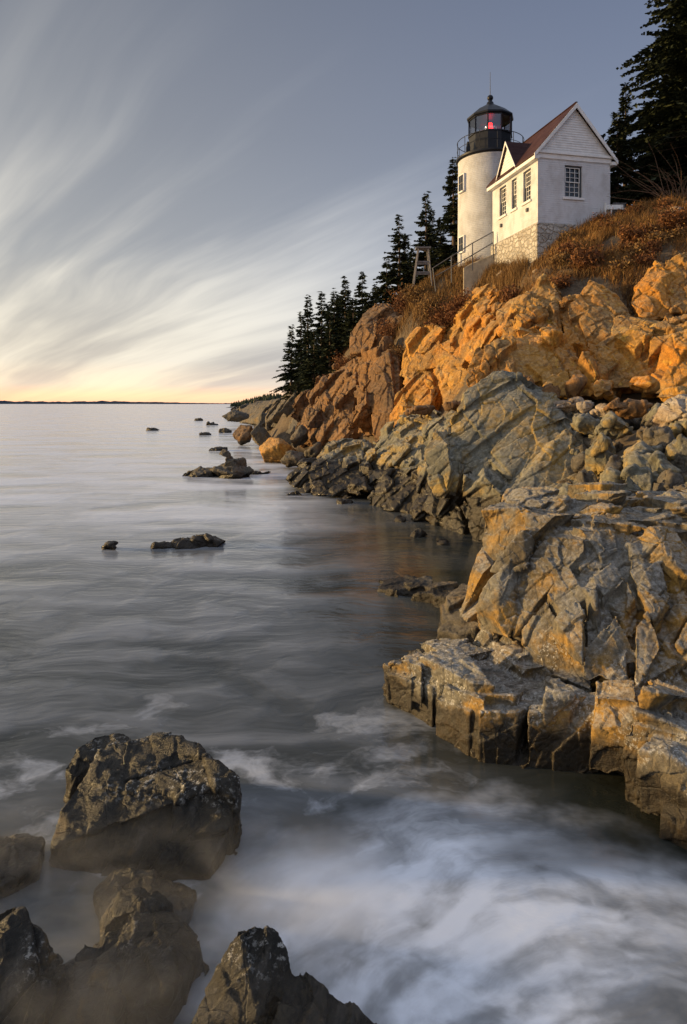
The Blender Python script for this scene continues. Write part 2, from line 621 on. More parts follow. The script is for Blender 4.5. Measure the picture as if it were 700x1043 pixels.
# ------------------------------------------------------------------ water
def water_material():
    m, g, b = material('sea_water')
    pos = g.new('ShaderNodeNewGeometry').outputs['Position']
    x, y, z = g.sep(pos)
    p2 = g.comb(x, y, 0.0)
    # long soft wave trains, drawn out sideways
    wv = g.comb(g.math('MULTIPLY', x, 0.30), y, 0.0)
    warp = g.vmath('SCALE', g.vmath('SUBTRACT', g.noisec(p2, 0.35, 3), (0.5, 0.5, 0.5)), scale=1.8)
    wv2 = g.vmath('ADD', g.comb(g.math('MULTIPLY', x, 0.35), y, 0.0), warp)
    s1 = g.noise(wv2, 0.28, 5, 0.6)
    s2 = g.noise(wv2, 1.1, 5, 0.6)
    # surge in the near cove: wash drawn out along wide arcs
    def gauss(ax, ay, rx_, ry_, f0, f1):
        gx = g.math('DIVIDE', g.math('SUBTRACT', x, ax), rx_)
        gy = g.math('DIVIDE', g.math('SUBTRACT', y, ay), ry_)
        q = g.math('SQRT', g.math('ADD', g.math('MULTIPLY', gx, gx), g.math('MULTIPLY', gy, gy)))
        return g.mapr(g.math('ADD', q, edge), f0, f1, 1.0, 0.0)
    edge = g.math('MULTIPLY', g.math('SUBTRACT', g.noise(p2, 1.0, 4, 0.55), 0.5), 0.9)
    cx, cy = 1.9, 3.7
    dx = g.math('SUBTRACT', x, cx)
    dy = g.math('SUBTRACT', y, cy)
    r = g.math('MAXIMUM', g.math('SQRT', g.math('ADD', g.math('MULTIPLY', dx, dx), g.math('MULTIPLY', dy, dy))), 0.02)
    swarp = g.vmath('SCALE', g.vmath('SUBTRACT', g.noisec(p2, 0.9, 4), (0.5, 0.5, 0.5)), scale=1.5)
    k = g.math('MULTIPLY', r, 0.42)
    ring = g.vmath('ADD', g.comb(g.math('MULTIPLY', g.math('DIVIDE', dx, r), k), g.math('MULTIPLY', g.math('DIVIDE', dy, r), k), g.math('MULTIPLY', r, 1.5)), g.vmath('SCALE', swarp, scale=0.6))
    sw = g.noise(ring, 1.4, 5, 0.5)
    swf = g.noise(ring, 5.5, 5, 0.6)
    blot = g.noise(g.vmath('ADD', p2, swarp), 1.5, 5, 0.6)
    sw = g.math('ADD', g.math('ADD', g.math('MULTIPLY', sw, 0.66), g.math('MULTIPLY', swf, 0.20)), g.math('MULTIPLY', blot, 0.14))
    reg = gauss(0.95, 5.35, 2.2, 1.75, 0.50, 1.15)
    eye = gauss(2.0, 6.15, 0.95, 0.42, 0.3, 1.1)
    fo = g.math('MULTIPLY', reg, g.mapr(sw, 0.35, 0.62, 0.32, 1.0))
    fo = g.math('MULTIPLY', fo, g.math('SUBTRACT', 1.0, g.math('MULTIPLY', eye, 0.62)))
    core = gauss(0.0, 5.65, 1.35, 1.05, 0.05, 1.2)
    fo = g.math('MAXIMUM', fo, g.math('MULTIPLY', core, g.mapr(sw, 0.30, 0.60, 0.62, 1.0)))
    # wash around the near rocks
    near = g.math('MULTIPLY', g.mapr(y, 11.5, 7.0), g.mapr(x, 2.8, 0.6))
    wash = g.noise(g.vmath('ADD', g.comb(g.math('MULTIPLY', x, 0.6), y, 0.0), swarp), 0.9, 6, 0.6)
    fo = g.math('MAXIMUM', fo, g.math('MULTIPLY', near, g.mapr(wash, 0.47, 0.72, 0.04, 0.60)))
    # thin milky veil everywhere (long exposure), whitened with distance to paint in sky sheen
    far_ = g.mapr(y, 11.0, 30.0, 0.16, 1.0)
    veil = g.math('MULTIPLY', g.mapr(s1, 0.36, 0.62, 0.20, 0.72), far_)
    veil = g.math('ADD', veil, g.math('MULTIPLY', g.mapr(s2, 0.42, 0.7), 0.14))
    # pale wash dragged round the standing rocks
    for (ax, ay, rx_, ry_) in ((-4.6, 20.2, 2.2, 0.9), (-6.6, 19.2, 0.9, 0.5), (-7.3, 37.0, 3.4, 1.6), (1.2, 14.8, 1.5, 0.9), (-1.3, 29.5, 2.4, 1.2), (2.6, 21.3, 2.0, 0.9)):
        veil = g.math('MAXIMUM', veil, g.math('MULTIPLY', gauss(ax, ay, rx_, ry_, 0.2, 1.3), g.mapr(s2, 0.35, 0.65, 0.12, 0.55)))
    # quieter, darker water in the lee of the shore
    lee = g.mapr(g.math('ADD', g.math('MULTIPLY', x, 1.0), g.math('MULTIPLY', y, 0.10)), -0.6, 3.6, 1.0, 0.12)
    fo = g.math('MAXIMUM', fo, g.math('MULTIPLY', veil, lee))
    b.inputs['Base Color'].default_value = (0.020, 0.022, 0.014, 1)
    b.inputs['Roughness'].default_value = 0.12
    b.inputs['IOR'].default_value = 1.33
    b.inputs['Specular IOR Level'].default_value = 0.5
    h = g.math('ADD', g.math('MULTIPLY', s1, 1.0), g.math('MULTIPLY', s2, 0.25))
    nb = g.bump(h, 0.13, 0.8)
    g.link(nb, b.inputs['Normal'])
    df = g.new('ShaderNodeBsdfDiffuse')
    df.inputs['Color'].default_value = (0.82, 0.86, 0.92, 1)
    g.link(nb, df.inputs['Normal'])
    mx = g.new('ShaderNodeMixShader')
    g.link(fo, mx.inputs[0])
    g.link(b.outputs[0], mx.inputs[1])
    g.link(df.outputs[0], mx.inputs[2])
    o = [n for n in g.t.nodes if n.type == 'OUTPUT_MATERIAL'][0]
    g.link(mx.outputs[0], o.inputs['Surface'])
    return m


M_WATER = water_material()
me = np_mesh('water', [(-40000, -200, 0), (40000, -200, 0), (40000, 40000, 0), (-40000, 40000, 0)], [(0, 1, 2, 3)])
tag(link('water', me, M_WATER), kind='structure')

# spray and drawn-out wash hanging over the near surf
m, g, b = material('sea_mist')
nt = m.node_tree
nt.nodes.remove(b)
vol = g.new('ShaderNodeVolumePrincipled')
vol.inputs['Color'].default_value = (0.86, 0.88, 0.92, 1)
vol.inputs['Anisotropy'].default_value = 0.25
pos = g.new('ShaderNodeNewGeometry').outputs['Position']
x, y, z = g.sep(pos)
sv = g.vmath('ADD', g.comb(g.math('MULTIPLY', x, 0.7), g.math('MULTIPLY', y, 1.3), g.math('MULTIPLY', z, 2.0)),
             g.vmath('SCALE', g.vmath('SUBTRACT', g.noisec(pos, 1.3, 2), (0.5, 0.5, 0.5)), scale=0.8))
nz_ = g.mapr(g.noise(sv, 1.5, 5, 0.6), 0.40, 0.70)
hz = g.mapr(z, 0.62, 0.0)
ex = g.math('MULTIPLY', g.mapr(x, -4.2, -3.2), g.mapr(x, 0.9, -0.6))
ey = g.math('MULTIPLY', g.mapr(y, 3.6, 4.4), g.mapr(y, 6.5, 5.6))
dn_ = g.math('MULTIPLY', g.math('MULTIPLY', nz_, hz), g.math('MULTIPLY', ex, ey))
g.link(g.math('MULTIPLY', dn_, 1.05), vol.inputs['Density'])
g.link(vol.outputs[0], [n for n in nt.nodes if n.type == 'OUTPUT_MATERIAL'][0].inputs['Volume'])
bm_ = bmesh.new()
bmesh.ops.create_cube(bm_, size=1.0, matrix=Matrix.Translation((-1.6, 5.05, 0.335)) @ Matrix.Diagonal((5.4, 3.1, 0.65, 1)))
me = bpy.data.meshes.new('sea_mist')
bm_.to_mesh(me)
bm_.free()
tag(link('sea_mist', me, m), 'pale drawn out spray drifting low over the dark surf rocks', 'mist', None, 'stuff')

# ------------------------------------------------------------------ hillside (bedrock and soil under the rocks)
ctrl = []
for px, py, Y, dz in [
    # foot of the shore, below the water
    (760, 980, 5.6, -0.8), (690, 830, 7.6, -0.6), (620, 770, 8.4, -0.5), (500, 690, 9.8, -0.6), (470, 640, 11.5, -0.6), (480, 600, 15.0, -0.5),
    (500, 550, 20.5, -0.6), (420, 520, 27, -0.6), (340, 505, 31, -0.6), (300, 492, 36, -0.6), (275, 470, 48, -0.6), (266, 440, 90, -0.8),
    (262, 428, 160, -1.2), (268, 420, 280, -1.2),
    # middle level between the outcrops
    (600, 520, 11.8, -0.5), (720, 515, 11.8, -0.5), (640, 500, 15, -0.4), (720, 480, 15, -0.4), (600, 430, 20.5, -0.4), (680, 420, 19, -0.2),
    (760, 410, 18, -0.2), (540, 405, 23.5, -0.5), (480, 425, 27, -0.5), (430, 430, 31, -0.5), (380, 445, 37, -0.7), (330, 455, 42, -0.6),
    (302, 447, 56, -1.3), (287, 432, 75, -1.4),
    # behind the orange crags
    (500, 345, 28.6, -0.5), (570, 330, 29, -0.4), (640, 300, 29, -0.3), (720, 270, 29, -0.2), (440, 345, 41.5, -0.6), (405, 345, 45, -0.6), (375, 325, 51, -0.5),
    (340, 388, 54, -0.9), (316, 408, 62, -0.8), (380, 360, 48.5, -0.8), (400, 447, 40, -1.0), (365, 452, 43.5, -1.0), (330, 458, 46, -1.0), (312, 460, 48, -1.0), (290, 450, 60, -1.0),
    (600, 405, 25.2, -0.8), (650, 402, 24.6, -0.8), (700, 405, 23.4, -0.8), (780, 405, 22.4, -0.8), (930, 405, 22.2, -0.8), (930, 265, 29, -0.2), (550, 402, 25.2, -0.8), (500, 415, 25.6, -0.8), (475, 420, 25.8, -0.8), (440, 420, 37, -1.0), (480, 297, 39.8, -0.1), (460, 400, 34, -0.8), (500, 360, 33, -0.8), (520, 310, 32.5, -0.5), (420, 420, 38.5, -0.8), (360, 440, 43.5, -0.8), (395, 435, 40, -0.8),
    # grass slope and crest
    (560, 290, 31, 0.0), (520, 290, 36, 0.0), (640, 268, 30.5, 0.1), (700, 245, 30, 0.1), (780, 215, 30, 0), (548, 258, 34.6, 0), (585, 236, 34.9, 0), (620, 219, 35.4, 0),
    (660, 211, 35, 0), (700, 205, 34, 0), (780, 190, 34, 0), (500, 274, 39.7, 0), (470, 272, 41.5, 0), (440, 280, 42.5, 0), (420, 292, 44.5, 0), (395, 316, 53, 0), (370, 333, 56, 0.0),
    (345, 362, 59, 0.0), (320, 384, 64, 0.0), (304, 396, 71, -0.1), (302, 400, 84, -0.2), (289, 406, 110, -0.3), (287, 409, 180, -0.3), (285, 410, 300, 0.0)]:
    p = P(px, py, Y)
    ctrl.append((p.x, p.y, p.z + dz))
for x_, y_, z_ in [(10, 44, 12.9), (18, 40, 13.6), (26, 36, 13.8), (34, 30, 13.6), (12, 55, 12.8), (25, 60, 13.2), (5, 60, 11.2), (40, 80, 13), (10, 90, 11),
                   (-2, 75, 9), (25, 120, 12), (0, 130, 9), (-15, 180, 7), (40, 220, 12), (10, 260, 9), (60, 40, 15), (60, 120, 14), (-10, 300, 6), (60, 300, 12),
                   (-20, 60, -2.5), (-25, 45, -2.5), (-10, 30, -2.0), (-6, 20, -2.0), (-4, 10, -1.8), (-4, 4, -1.8), (2, 3, -1.6), (-40, 90, -3), (-70, 160, -3), (-110, 300, -3), (-43, 240, -1.5), (-16, 110, -1.5), (-18.6, 130, -1.5), (-9.4, 75, -1.5), (-7.5, 60, -1.5), (-27, 200, -1.5), (-5.2, 45, -1.5), (-12, 90, -1.5), (-22, 165, -1.5), (-56, 305, -3), (-62, 328, -3), (-32, 160, -1.5), (-47, 270, -2),
                   (4.2, 5.2, 0.2), (6, 6.5, 1.2), (8, 9, 2.2), (9, 13, 2.6), (10, 16, 3.3), (14, 18, 4.5), (16, 24, 8.5), (20, 28, 11.5), (12, 8, 2.8), (30, 15, 6), (50, 15, 8), (8, 2, 0.6), (30, 2, 3), (60, 2, 5)]:
    ctrl.append((x_, y_, z_))
ctrl = np.array(ctrl, float)


GX0, GX1, GY0, GY1, GN = -130.0, 130.0, 0.0, 330.0, 0.5


def bake_height():
    """piecewise-linear interpolation of the surveyed points on a half-metre grid, then a light blur"""
    from mathutils.geometry import delaunay_2d_cdt
    c = np.vstack([ctrl, [[-50, 340, -3], [-140, -10, -3], [140, -10, 6], [140, 340, 14], [-140, 340, -3], [140, 60, 15], [140, 150, 14], [0, -10, -1.5], [60, -10, 4]]])
    vs, _, tr, ov, _, _ = delaunay_2d_cdt([Vector((p[0], p[1])) for p in c], [], [], 0, 1e-6)
    zz = np.array([c[o[0], 2] for o in ov])
    vx = np.array([(v.x, v.y) for v in vs])
    xs = np.arange(GX0, GX1 + GN, GN)
    ys = np.arange(GY0, GY1 + GN, GN)
    G = np.full((len(ys), len(xs)), -3.0)
    for t in tr:
        p = vx[list(t)]
        z = zz[list(t)]
        i0, i1 = np.searchsorted(xs, [p[:, 0].min() - 1e-6, p[:, 0].max() + 1e-6])
        j0, j1 = np.searchsorted(ys, [p[:, 1].min() - 1e-6, p[:, 1].max() + 1e-6])
        if i1 <= i0 or j1 <= j0: continue
        X, Y = np.meshgrid(xs[i0:i1], ys[j0:j1])
        dt = (p[1, 1] - p[2, 1]) * (p[0, 0] - p[2, 0]) + (p[2, 0] - p[1, 0]) * (p[0, 1] - p[2, 1])
        if abs(dt) < 1e-9: continue
        l0 = ((p[1, 1] - p[2, 1]) * (X - p[2, 0]) + (p[2, 0] - p[1, 0]) * (Y - p[2, 1])) / dt
        l1 = ((p[2, 1] - p[0, 1]) * (X - p[2, 0]) + (p[0, 0] - p[2, 0]) * (Y - p[2, 1])) / dt
        l2 = 1 - l0 - l1
        m = (l0 >= -1e-6) & (l1 >= -1e-6) & (l2 >= -1e-6)
        sub = G[j0:j1, i0:i1]
        sub[m] = (l0 * z[0] + l1 * z[1] + l2 * z[2])[m]
    for _ in range(2):
        Q = np.pad(G, 1, mode='edge')
        G = (Q[:-2, 1:-1] + Q[2:, 1:-1] + Q[1:-1, :-2] + Q[1:-1, 2:] + 2 * Q[1:-1, 1:-1]) / 6
    return G


HG = bake_height()


def H(x, y):
    fx = np.clip((np.atleast_1d(np.asarray(x, float)) - GX0) / GN, 0, HG.shape[1] - 1.001)
    fy = np.clip((np.atleast_1d(np.asarray(y, float)) - GY0) / GN, 0, HG.shape[0] - 1.001)
    i, j = fx.astype(int), fy.astype(int)
    a, b_ = fx - i, fy - j
    return (HG[j, i] * (1 - a) * (1 - b_) + HG[j, i + 1] * a * (1 - b_) + HG[j + 1, i] * (1 - a) * b_ + HG[j + 1, i + 1] * a * b_)


def h1(x, y):
    return float(H(x, y)[0])


def build_hill():
    ny, nx = 420, 380
    ys = 2.0 * (340 / 2.0) ** (np.linspace(0, 1, ny))
    t = np.linspace(0, 1, nx)
    V = np.zeros((ny, nx, 3))
    for j, yy in enumerate(ys):
        x0, x1 = -0.30 * yy - 6, 0.62 * yy + 14
        xs = x0 + (x1 - x0) * t
        V[j, :, 0] = xs
        V[j, :, 1] = yy
    v = V.reshape(-1, 3)
    v[:, 2] = H(v[:, 0], v[:, 1])
    p = v.astype(np.float32)
    am = np.clip(p[:, 1] / 40, 0.15, 1.0)
    v[:, 2] += am * (0.16 * fbm(p * 0.9, 5, 3) + 0.22 * fbm(p * 0.25, 3, 8)) * np.clip((p[:, 2] + 1) / 2, 0.1, 1)
    v[:, 2] = np.maximum(v[:, 2], -3)
    idx = np.arange(ny * nx).reshape(ny, nx)
    q = np.stack([idx[:-1, :-1], idx[:-1, 1:], idx[1:, 1:], idx[1:, :-1]], -1).reshape(-1, 4)
    return np_mesh('hillside', v, q, True)


m, g, b = material('soil_and_bedrock')
geo = g.new('ShaderNodeNewGeometry')
pos = geo.outputs['Position']
n1 = g.noise(pos, 0.5, 7, 0.65)
n2 = g.noise(pos, 3.0, 6, 0.7)
col = g.mix(g.mapr(n1, 0.38, 0.62), (0.085, 0.065, 0.045), (0.13, 0.095, 0.06))
col = g.mix(g.mapr(n2, 0.45, 0.68), col, (0.17, 0.13, 0.085))
zz = g.math('ADD', g.sep(pos)[2], g.math('MULTIPLY', g.math('SUBTRACT', n2, 0.5), 0.8))
col = g.mix(g.mapr(zz, 0.9, 0.3), col, (0.03, 0.024, 0.015))
g.link(col, b.inputs['Base Color'])
b.inputs['Roughness'].default_value = 0.9
b.inputs['Specular IOR Level'].default_value = 0.2
g.link(g.bump(g.math('ADD', n1, n2), 1.0, 0.12), b.inputs['Normal'])
M_SOIL = m
tag(link('hillside', build_hill(), M_SOIL), kind='structure')

# ------------------------------------------------------------------ rocks
NF, NU1, NU2, NH = (-0.60, -0.30, 0.72), (0.95, 0.35, 0.12), (0.30, -0.90, -0.25), (0.08, -0.12, 1.0)
NX = (0.78, -0.1, 0.62)
LEDGE_L = [(FOL, (0.30, 0.9, 0.5), 0.012, 0.032, 0.016, 0.02), (UPR, (0.11, 0.30, 0.16), 0.006, 0.015, 0.003, 0.04)]
SURF_L = [(FOL, (0.6, 1.9, 1.0), 0.010, 0.04, 0.03, 0.025), (UPR, (0.16, 0.5, 0.25), 0.005, 0.020, 0.010, 0.05)]
BOULD_L = [(FOL, (0.6, 2.6, 1.5), 0.02, 0.08, 0.06, 0.025), (FOL, (0.22, 1.1, 0.6), 0.012, 0.045, 0.02, 0.04)]
GREY_L = [(FOL, (0.5, 1.2, 0.8), 0.025, 0.09, 0.05, 0.04), (UPR, (0.25, 0.6, 0.4), 0.014, 0.06, 0.006, 0.05)]
CLIFF_L = [(UPR, (0.8, 2.6, 1.0), 0.04, 0.11, 0.10, 0.03), (FLAT, (0.35, 0.9, 0.6), 0.016, 0.06, 0.03, 0.06)]
CRAG_L = [(UPR, (0.5, 1.9, 0.7), 0.02, 0.07, 0.05, 0.03), (FOL, (0.2, 0.6, 0.4), 0.012, 0.045, 0.005, 0.05)]
SMALL_L = [(FOL, (0.45, 1.0, 0.8), 0.05, 0.16, 0.05, 0.05), (UPR, (0.16, 0.45, 0.28), 0.012, 0.04, 0.02, 0.07)]
LEDGE_C = dict(joints=[(NF, 0.55), (NX, 1.25), (NU2, 0.8), (NU1, 0.75)], gap=0.055, off=0.115, rot=5.5, core=0.86, lose=0.08)
SURF_C = dict(joints=[(NF, 0.65), (NX, 0.9), (NU2, 0.8)], gap=0.02, off=0.02, rot=1.5, lose=0.0, core=0.9)
BOULD_C = dict(joints=[(NF, 1.25), (NX, 3.0), (NU2, 1.8)], gap=0.09, off=0.17, rot=2.5, core=0.88)
GREY_C = dict(joints=[(NF, 1.0), (NX, 1.7), (NU2, 1.0), (NU1, 1.1)], gap=0.13, off=0.18, rot=6.0, core=0.86)
CLIFF_C = dict(joints=[(NU1, 2.0), (NH, 3.4), (NU2, 1.5), (NX, 4.5)], gap=0.26, off=0.48, rot=3.5, core=0.84, lose=0.08)
CRAG_C = dict(joints=[(NU1, 1.3), (NH, 2.6), (NU2, 1.1), (NX, 3.2)], gap=0.13, off=0.21, rot=3.5, core=0.86, lose=0.05)


def scaled(L, k):
    return [(f, tuple(s * k for s in sz), st * k, ti * k, cr * k, cw) for f, sz, st, ti, cr, cw in L]


# --- near ledge on the right
topA = [(497, 527, 10.4), (515, 521, 10.6), (545, 522, 9.9), (600, 525, 9.5), (650, 527, 9.3), (720, 534, 8.9), (790, 540, 8.6)]
A = []
A.append(ext([(497, 528, 10.4), (515, 523, 10.5), (540, 527, 9.9), (470, 640, 10.0), (486, 585, 10.4), (522, 692, 8.8), (548, 640, 9.1)], (1.6, 1.4, -0.1)))
A.append(ext([(536, 527, 9.95), (605, 532, 9.3), (527, 690, 8.7), (600, 698, 8.05), (558, 600, 9.15), (545, 640, 8.95)], (1.2, 1.8, 0)))
A.append(ext([(598, 536, 9.3), (650, 540, 9.2), (586, 690, 8.1), (655, 712, 7.8), (640, 600, 8.7), (610, 610, 8.7)], (1.0, 2.2, 0)))
A.append(ext([(645, 538, 9.3), (720, 548, 9.2), (800, 556, 9.1), (640, 705, 7.8), (700, 735, 7.4), (800, 790, 7.0)], (1.0, 2.4, 0)))
A.append([P(*p) for p in [(497, 526, 10.4), (560, 521, 9.95), (640, 525, 9.5), (730, 533, 9.1), (800, 540, 8.8), (527, 509, 12.0), (580, 505, 12.3), (640, 508, 12.1), (700, 508, 12.0), (800, 508, 12)]]
         + [P(*p) + Vector((0.15, 0.2, -1.3)) for p in [(500, 530, 10.5), (640, 535, 9.6), (800, 545, 9), (527, 509, 12.2), (640, 508, 12.2), (800, 508, 12)]])
A.append(ext([(555, 512, 11.2), (590, 504, 11.6), (630, 508, 11.3), (560, 522, 10.4), (640, 522, 10.2)], (0.2, 0.8, -0.5)))
A.append(ext([(665, 516, 10.6), (690, 508, 11.0), (740, 510, 10.6), (665, 530, 9.6), (740, 532, 9.3)], (0.3, 0.8, -0.5)))
# low shelf
sh = [(385, 665, 9.5), (399, 675, 9.15), (440, 692, 8.45), (480, 714, 7.85), (540, 716, 7.7), (600, 704, 7.75), (600, 680, 8.4), (500, 650, 9.6), (455, 648, 10.0), (425, 656, 10.0)]
A.append(col_down(sh, -0.9, (0.05, 0.15), 1.0))
A.append(col_down([(391, 675, 9.28), (420, 684, 8.8), (445, 694, 8.4), (440, 672, 9.0), (410, 668, 9.4)], -0.9, (0.0, 0.0), 1.02))
A.append(col_down([(440, 702, 8.3), (482, 718, 7.72), (486, 708, 8.1), (450, 690, 8.6)], -0.9, (0, 0.05), 0.95))
A.append(col_down([(484, 720, 7.62), (530, 722, 7.5), (545, 712, 7.8), (490, 706, 8.1)], -0.25, (0, 0.05), 0.97))
A.append(col_down([(534, 722, 7.48), (586, 718, 7.42), (592, 702, 7.8), (540, 705, 7.9)], -0.25, (0, 0.05), 0.97))
A.append(col_down([(603, 705, 7.25), (640, 700, 7.2), (655, 710, 7.0), (645, 690, 7.6), (605, 690, 7.8)], 0.05, (0.0, 0.1), 0.92))
A.append(col_down([(640, 716, 6.85), (690, 728, 6.6), (730, 750, 6.3), (700, 715, 7.1), (650, 705, 7.3)], -0.15, (0.03, 0.12), 0.9))
A.append(col_down([(668, 760, 6.45), (700, 765, 6.25), (740, 790, 6.0), (760, 760, 6.4), (690, 740, 6.8)], -0.35, (0.0, 0.05), 0.95))
A.append([P(*p) for p in [(560, 760, 8.1), (640, 790, 7.4), (720, 860, 6.4), (800, 900, 6.0), (560, 700, 8.6), (800, 740, 7.0)]] + [P(*p) + Vector((0.3, 1.0, -1.0)) for p in [(560, 760, 8.1), (720, 860, 6.4), (800, 900, 6.0)]])
rock('rock_ledge', A, 0.0145, LEDGE_L, M_LEDGE, 'large fractured ochre and grey rock ledge with a low barnacled shelf at the water', 'rock ledge', seed=3, rough=0.0088, rscale=5.0, strata=(FOL, 0.14, 0.022), cut=LEDGE_C)

# --- little ledge in the cove
A = [col_down([(381, 598, 14.6), (388, 586, 15.3), (412, 584, 15.3), (440, 590, 14.6), (440, 604, 13.9), (410, 604, 14.2)], -0.6, (0, 0), 1.05),
     col_down([(425, 590, 14.6), (470, 596, 13.8), (475, 612, 12.8), (440, 604, 13.6)], -0.6, (0, 0), 1.0),
     col_down([(445, 612, 12.2), (468, 596, 12.8), (500, 590, 12.6), (500, 620, 11.2), (470, 632, 11.2), (448, 628, 11.6)], -0.6, (0, 0), 1.1)]
rock('rock_ledge', A, 0.025, scaled(LEDGE_L, 0.9), M_SEA, 'low dark rocky spit reaching into the cove beside the large ledge', 'rock ledge', seed=14, rough=0.0165, rscale=3, cut=LEDGE_C)

# --- great grey boulder
B = [ext([(447, 445, 22), (473, 404, 22.6), (500, 385, 22.8), (520, 384, 22.6), (545, 394, 22), (577, 421, 21), (612, 458, 19.6), (627, 497, 18.7), (590, 508, 18.7),
          (540, 516, 19.0), (500, 512, 19.5), (470, 485, 20.4), (500, 440, 21.2), (550, 440, 20.5)], (1.6, 3.0, -0.8), 0.9),
     ext([(440, 462, 21.4), (452, 438, 22), (466, 452, 21), (470, 480, 20.4), (463, 512, 20.2), (452, 508, 20.5), (443, 482, 21)], (1.2, 1.6, 0)),
     ext([(470, 480, 20.5), (500, 512, 19.6), (512, 520, 19.3), (498, 560, 19.4), (478, 556, 19.9), (466, 515, 20.4)], (1.2, 1.5, 0)),
     ext([(505, 385, 23.0), (540, 387, 22.8), (580, 410, 22.4), (575, 425, 21.6), (520, 400, 22.2)], (0.5, 2, -0.5)),
     ext([(540, 505, 18.8), (600, 500, 18.2), (630, 498, 18.2), (620, 560, 18.0), (500, 560, 19.2)], (1, 2, 0))]
rock('boulder', B, 0.03, BOULD_L, M_GREY, 'huge grey boulder with yellow streaks and a gold lit left edge', 'boulder', seed=21, rough=0.0165, rscale=2.5, strata=(FOL, 0.34, 0.06), cut=BOULD_C)

# --- jumble right of the great boulder
JB = [((648, 474), (19, 28), 17.0, 1, 'tall pale grey boulder standing upright beside a dark gap'),
      ((612, 462), (15, 22), 18.2, 2, 'dark slate oval boulder leaning on the great grey boulder'),
      ((676, 487), (17, 25), 16.0, 3, 'dark olive boulder behind the right end of the big ledge'),
      ((672, 452), (18, 17), 17.4, 4, 'rounded brown grey boulder beneath the pale orange block'),
      ((626, 436), (16, 14), 19.0, 5, 'small blue grey boulder above the dark gap'),
      ((600, 432), (18, 13), 20.0, 6, 'blue grey angular boulder touching the shoulder of the great boulder'),
      ((700, 470), (17, 30), 16.4, 7, 'grey boulder cut by the right edge of the photo'),
      ((645, 497), (12, 16), 15.2, 10, 'small dark stone low in the gap behind the big ledge'),
      ((622, 492), (12, 16), 16.4, 11, 'shaded slab at the bottom of the dark gap'),
      ((708, 500), (25, 14), 14.2, 12, 'low mossy boulder resting behind the ledge top')]
for (cx_, cy_), (rx_, ry_), Y, s, lab in JB:
    c = P(cx_, cy_, Y)
    rx, rz = rx_ / F * Y * 1.08, ry_ / F * Y * 1.08
    rock('boulder', [lump(c, (rx, (rx + rz) / 2 * 1.1, rz), s, 18)], 0.035, scaled(SMALL_L, 0.9), M_GREY if s not in (4, 12) else M_SEA, lab, 'boulder', 'jumbled boulders beside the great boulder', seed=s, rough=0.0165, rscale=3)
c = [((700, 428), (58, 26), 18.6, 31, M_PALE, 'broad pale orange block at the right edge below the crags'),
     ((574, 413), (19, 9), 21.5, 32, M_PALE, 'white and pink slab lying on top of the great boulder'),
     ((596, 413), (9, 8), 21.2, 33, M_PALE, 'small pinkish wedge beside the white slab'),
     ((560, 400), (16, 12), 23.0, 34, M_PINK, 'brown broken block below the orange crag'),
     ((615, 397), (13, 12), 22.6, 35, M_ORANGE, 'small square tan block below the orange crag'),
     ((655, 392), (13, 11), 22.4, 36, M_ORANGE, 'rounded orange stone under the right orange wall'),
     ((640, 415), (26, 9), 20.5, 37, M_PINK, 'low rusty brown rubble slab above the blue grey boulders'),
     ((585, 398), (12, 14), 23.2, 38, M_PINK, 'narrow upright brown stone between the crag and the pale slab'),
     ((690, 405), (20, 10), 21.0, 39, M_ORANGE, 'flat rusty slab at the foot of the right orange wall'),
     ((535, 390), (12, 7), 23.5, 40, M_PINK, 'small brown stone perched on the crest of the great boulder'),
     ((618, 418), (15, 9), 20.8, 41, M_PALE, 'pale grey flat stone among the rusty rubble'),
     ((428, 418), (14, 7), 31.0, 42, M_PINK, 'thin brown slab on top of the grey shore rocks'),
     ((462, 412), (12, 7), 28.5, 43, M_PINK, 'brown wedge between the shore rocks and the orange crag')]
for (cx_, cy_), (rx_, ry_), Y, s, mt, lab in c:
    q = P(cx_, cy_, Y)
    rx, rz = rx_ / F * Y * 1.08, ry_ / F * Y * 1.08
    rock('block_of_rock', [lump(q, (rx, (rx + rz) / 2 * 1.1, rz), s, 14)], 0.035, SMALL_L, mt, lab, 'rock', 'loose blocks below the orange crags', seed=s, rough=0.0165, rscale=3)

# small rubble packed between the boulders
rr_ = np.random.default_rng(404)
proto_mesh = []
for k in range(5):
    o = rock('rubble_stone', [lump((0, 0, 0), (0.5, 0.45, 0.36), 420 + k, 13)], 0.05, scaled(SMALL_L, 0.7), M_GREY if k % 2 else M_SEA, 'small rubble stone wedged among the boulders beside the great boulder', 'stone', 'rubble stones among the boulders', seed=420 + k, rough=0.0165, rscale=3)
    proto_mesh.append(o)
kk = 0
while kk < 70:
    px, py = rr_.uniform(575, 715), rr_.uniform(404, 508)
    Y = np.interp(py, [404, 430, 470, 508], [23.4, 20.4, 17.4, 13.2]) + rr_.uniform(-0.3, 0.6)
    p = P(px, py, Y)
    p.z = h1(p.x, p.y) + 0.10
    if kk < 5: o = proto_mesh[kk]
    else:
        o = proto_mesh[kk % 5].copy()
        COL.objects.link(o)
    o.location = p
    o.rotation_euler = (rr_.uniform(0, 6), rr_.uniform(0, 6), rr_.uniform(0, 6))
    sc_ = rr_.uniform(0.5, 1.25)
    o.scale = (sc_, sc_, sc_)
    kk += 1

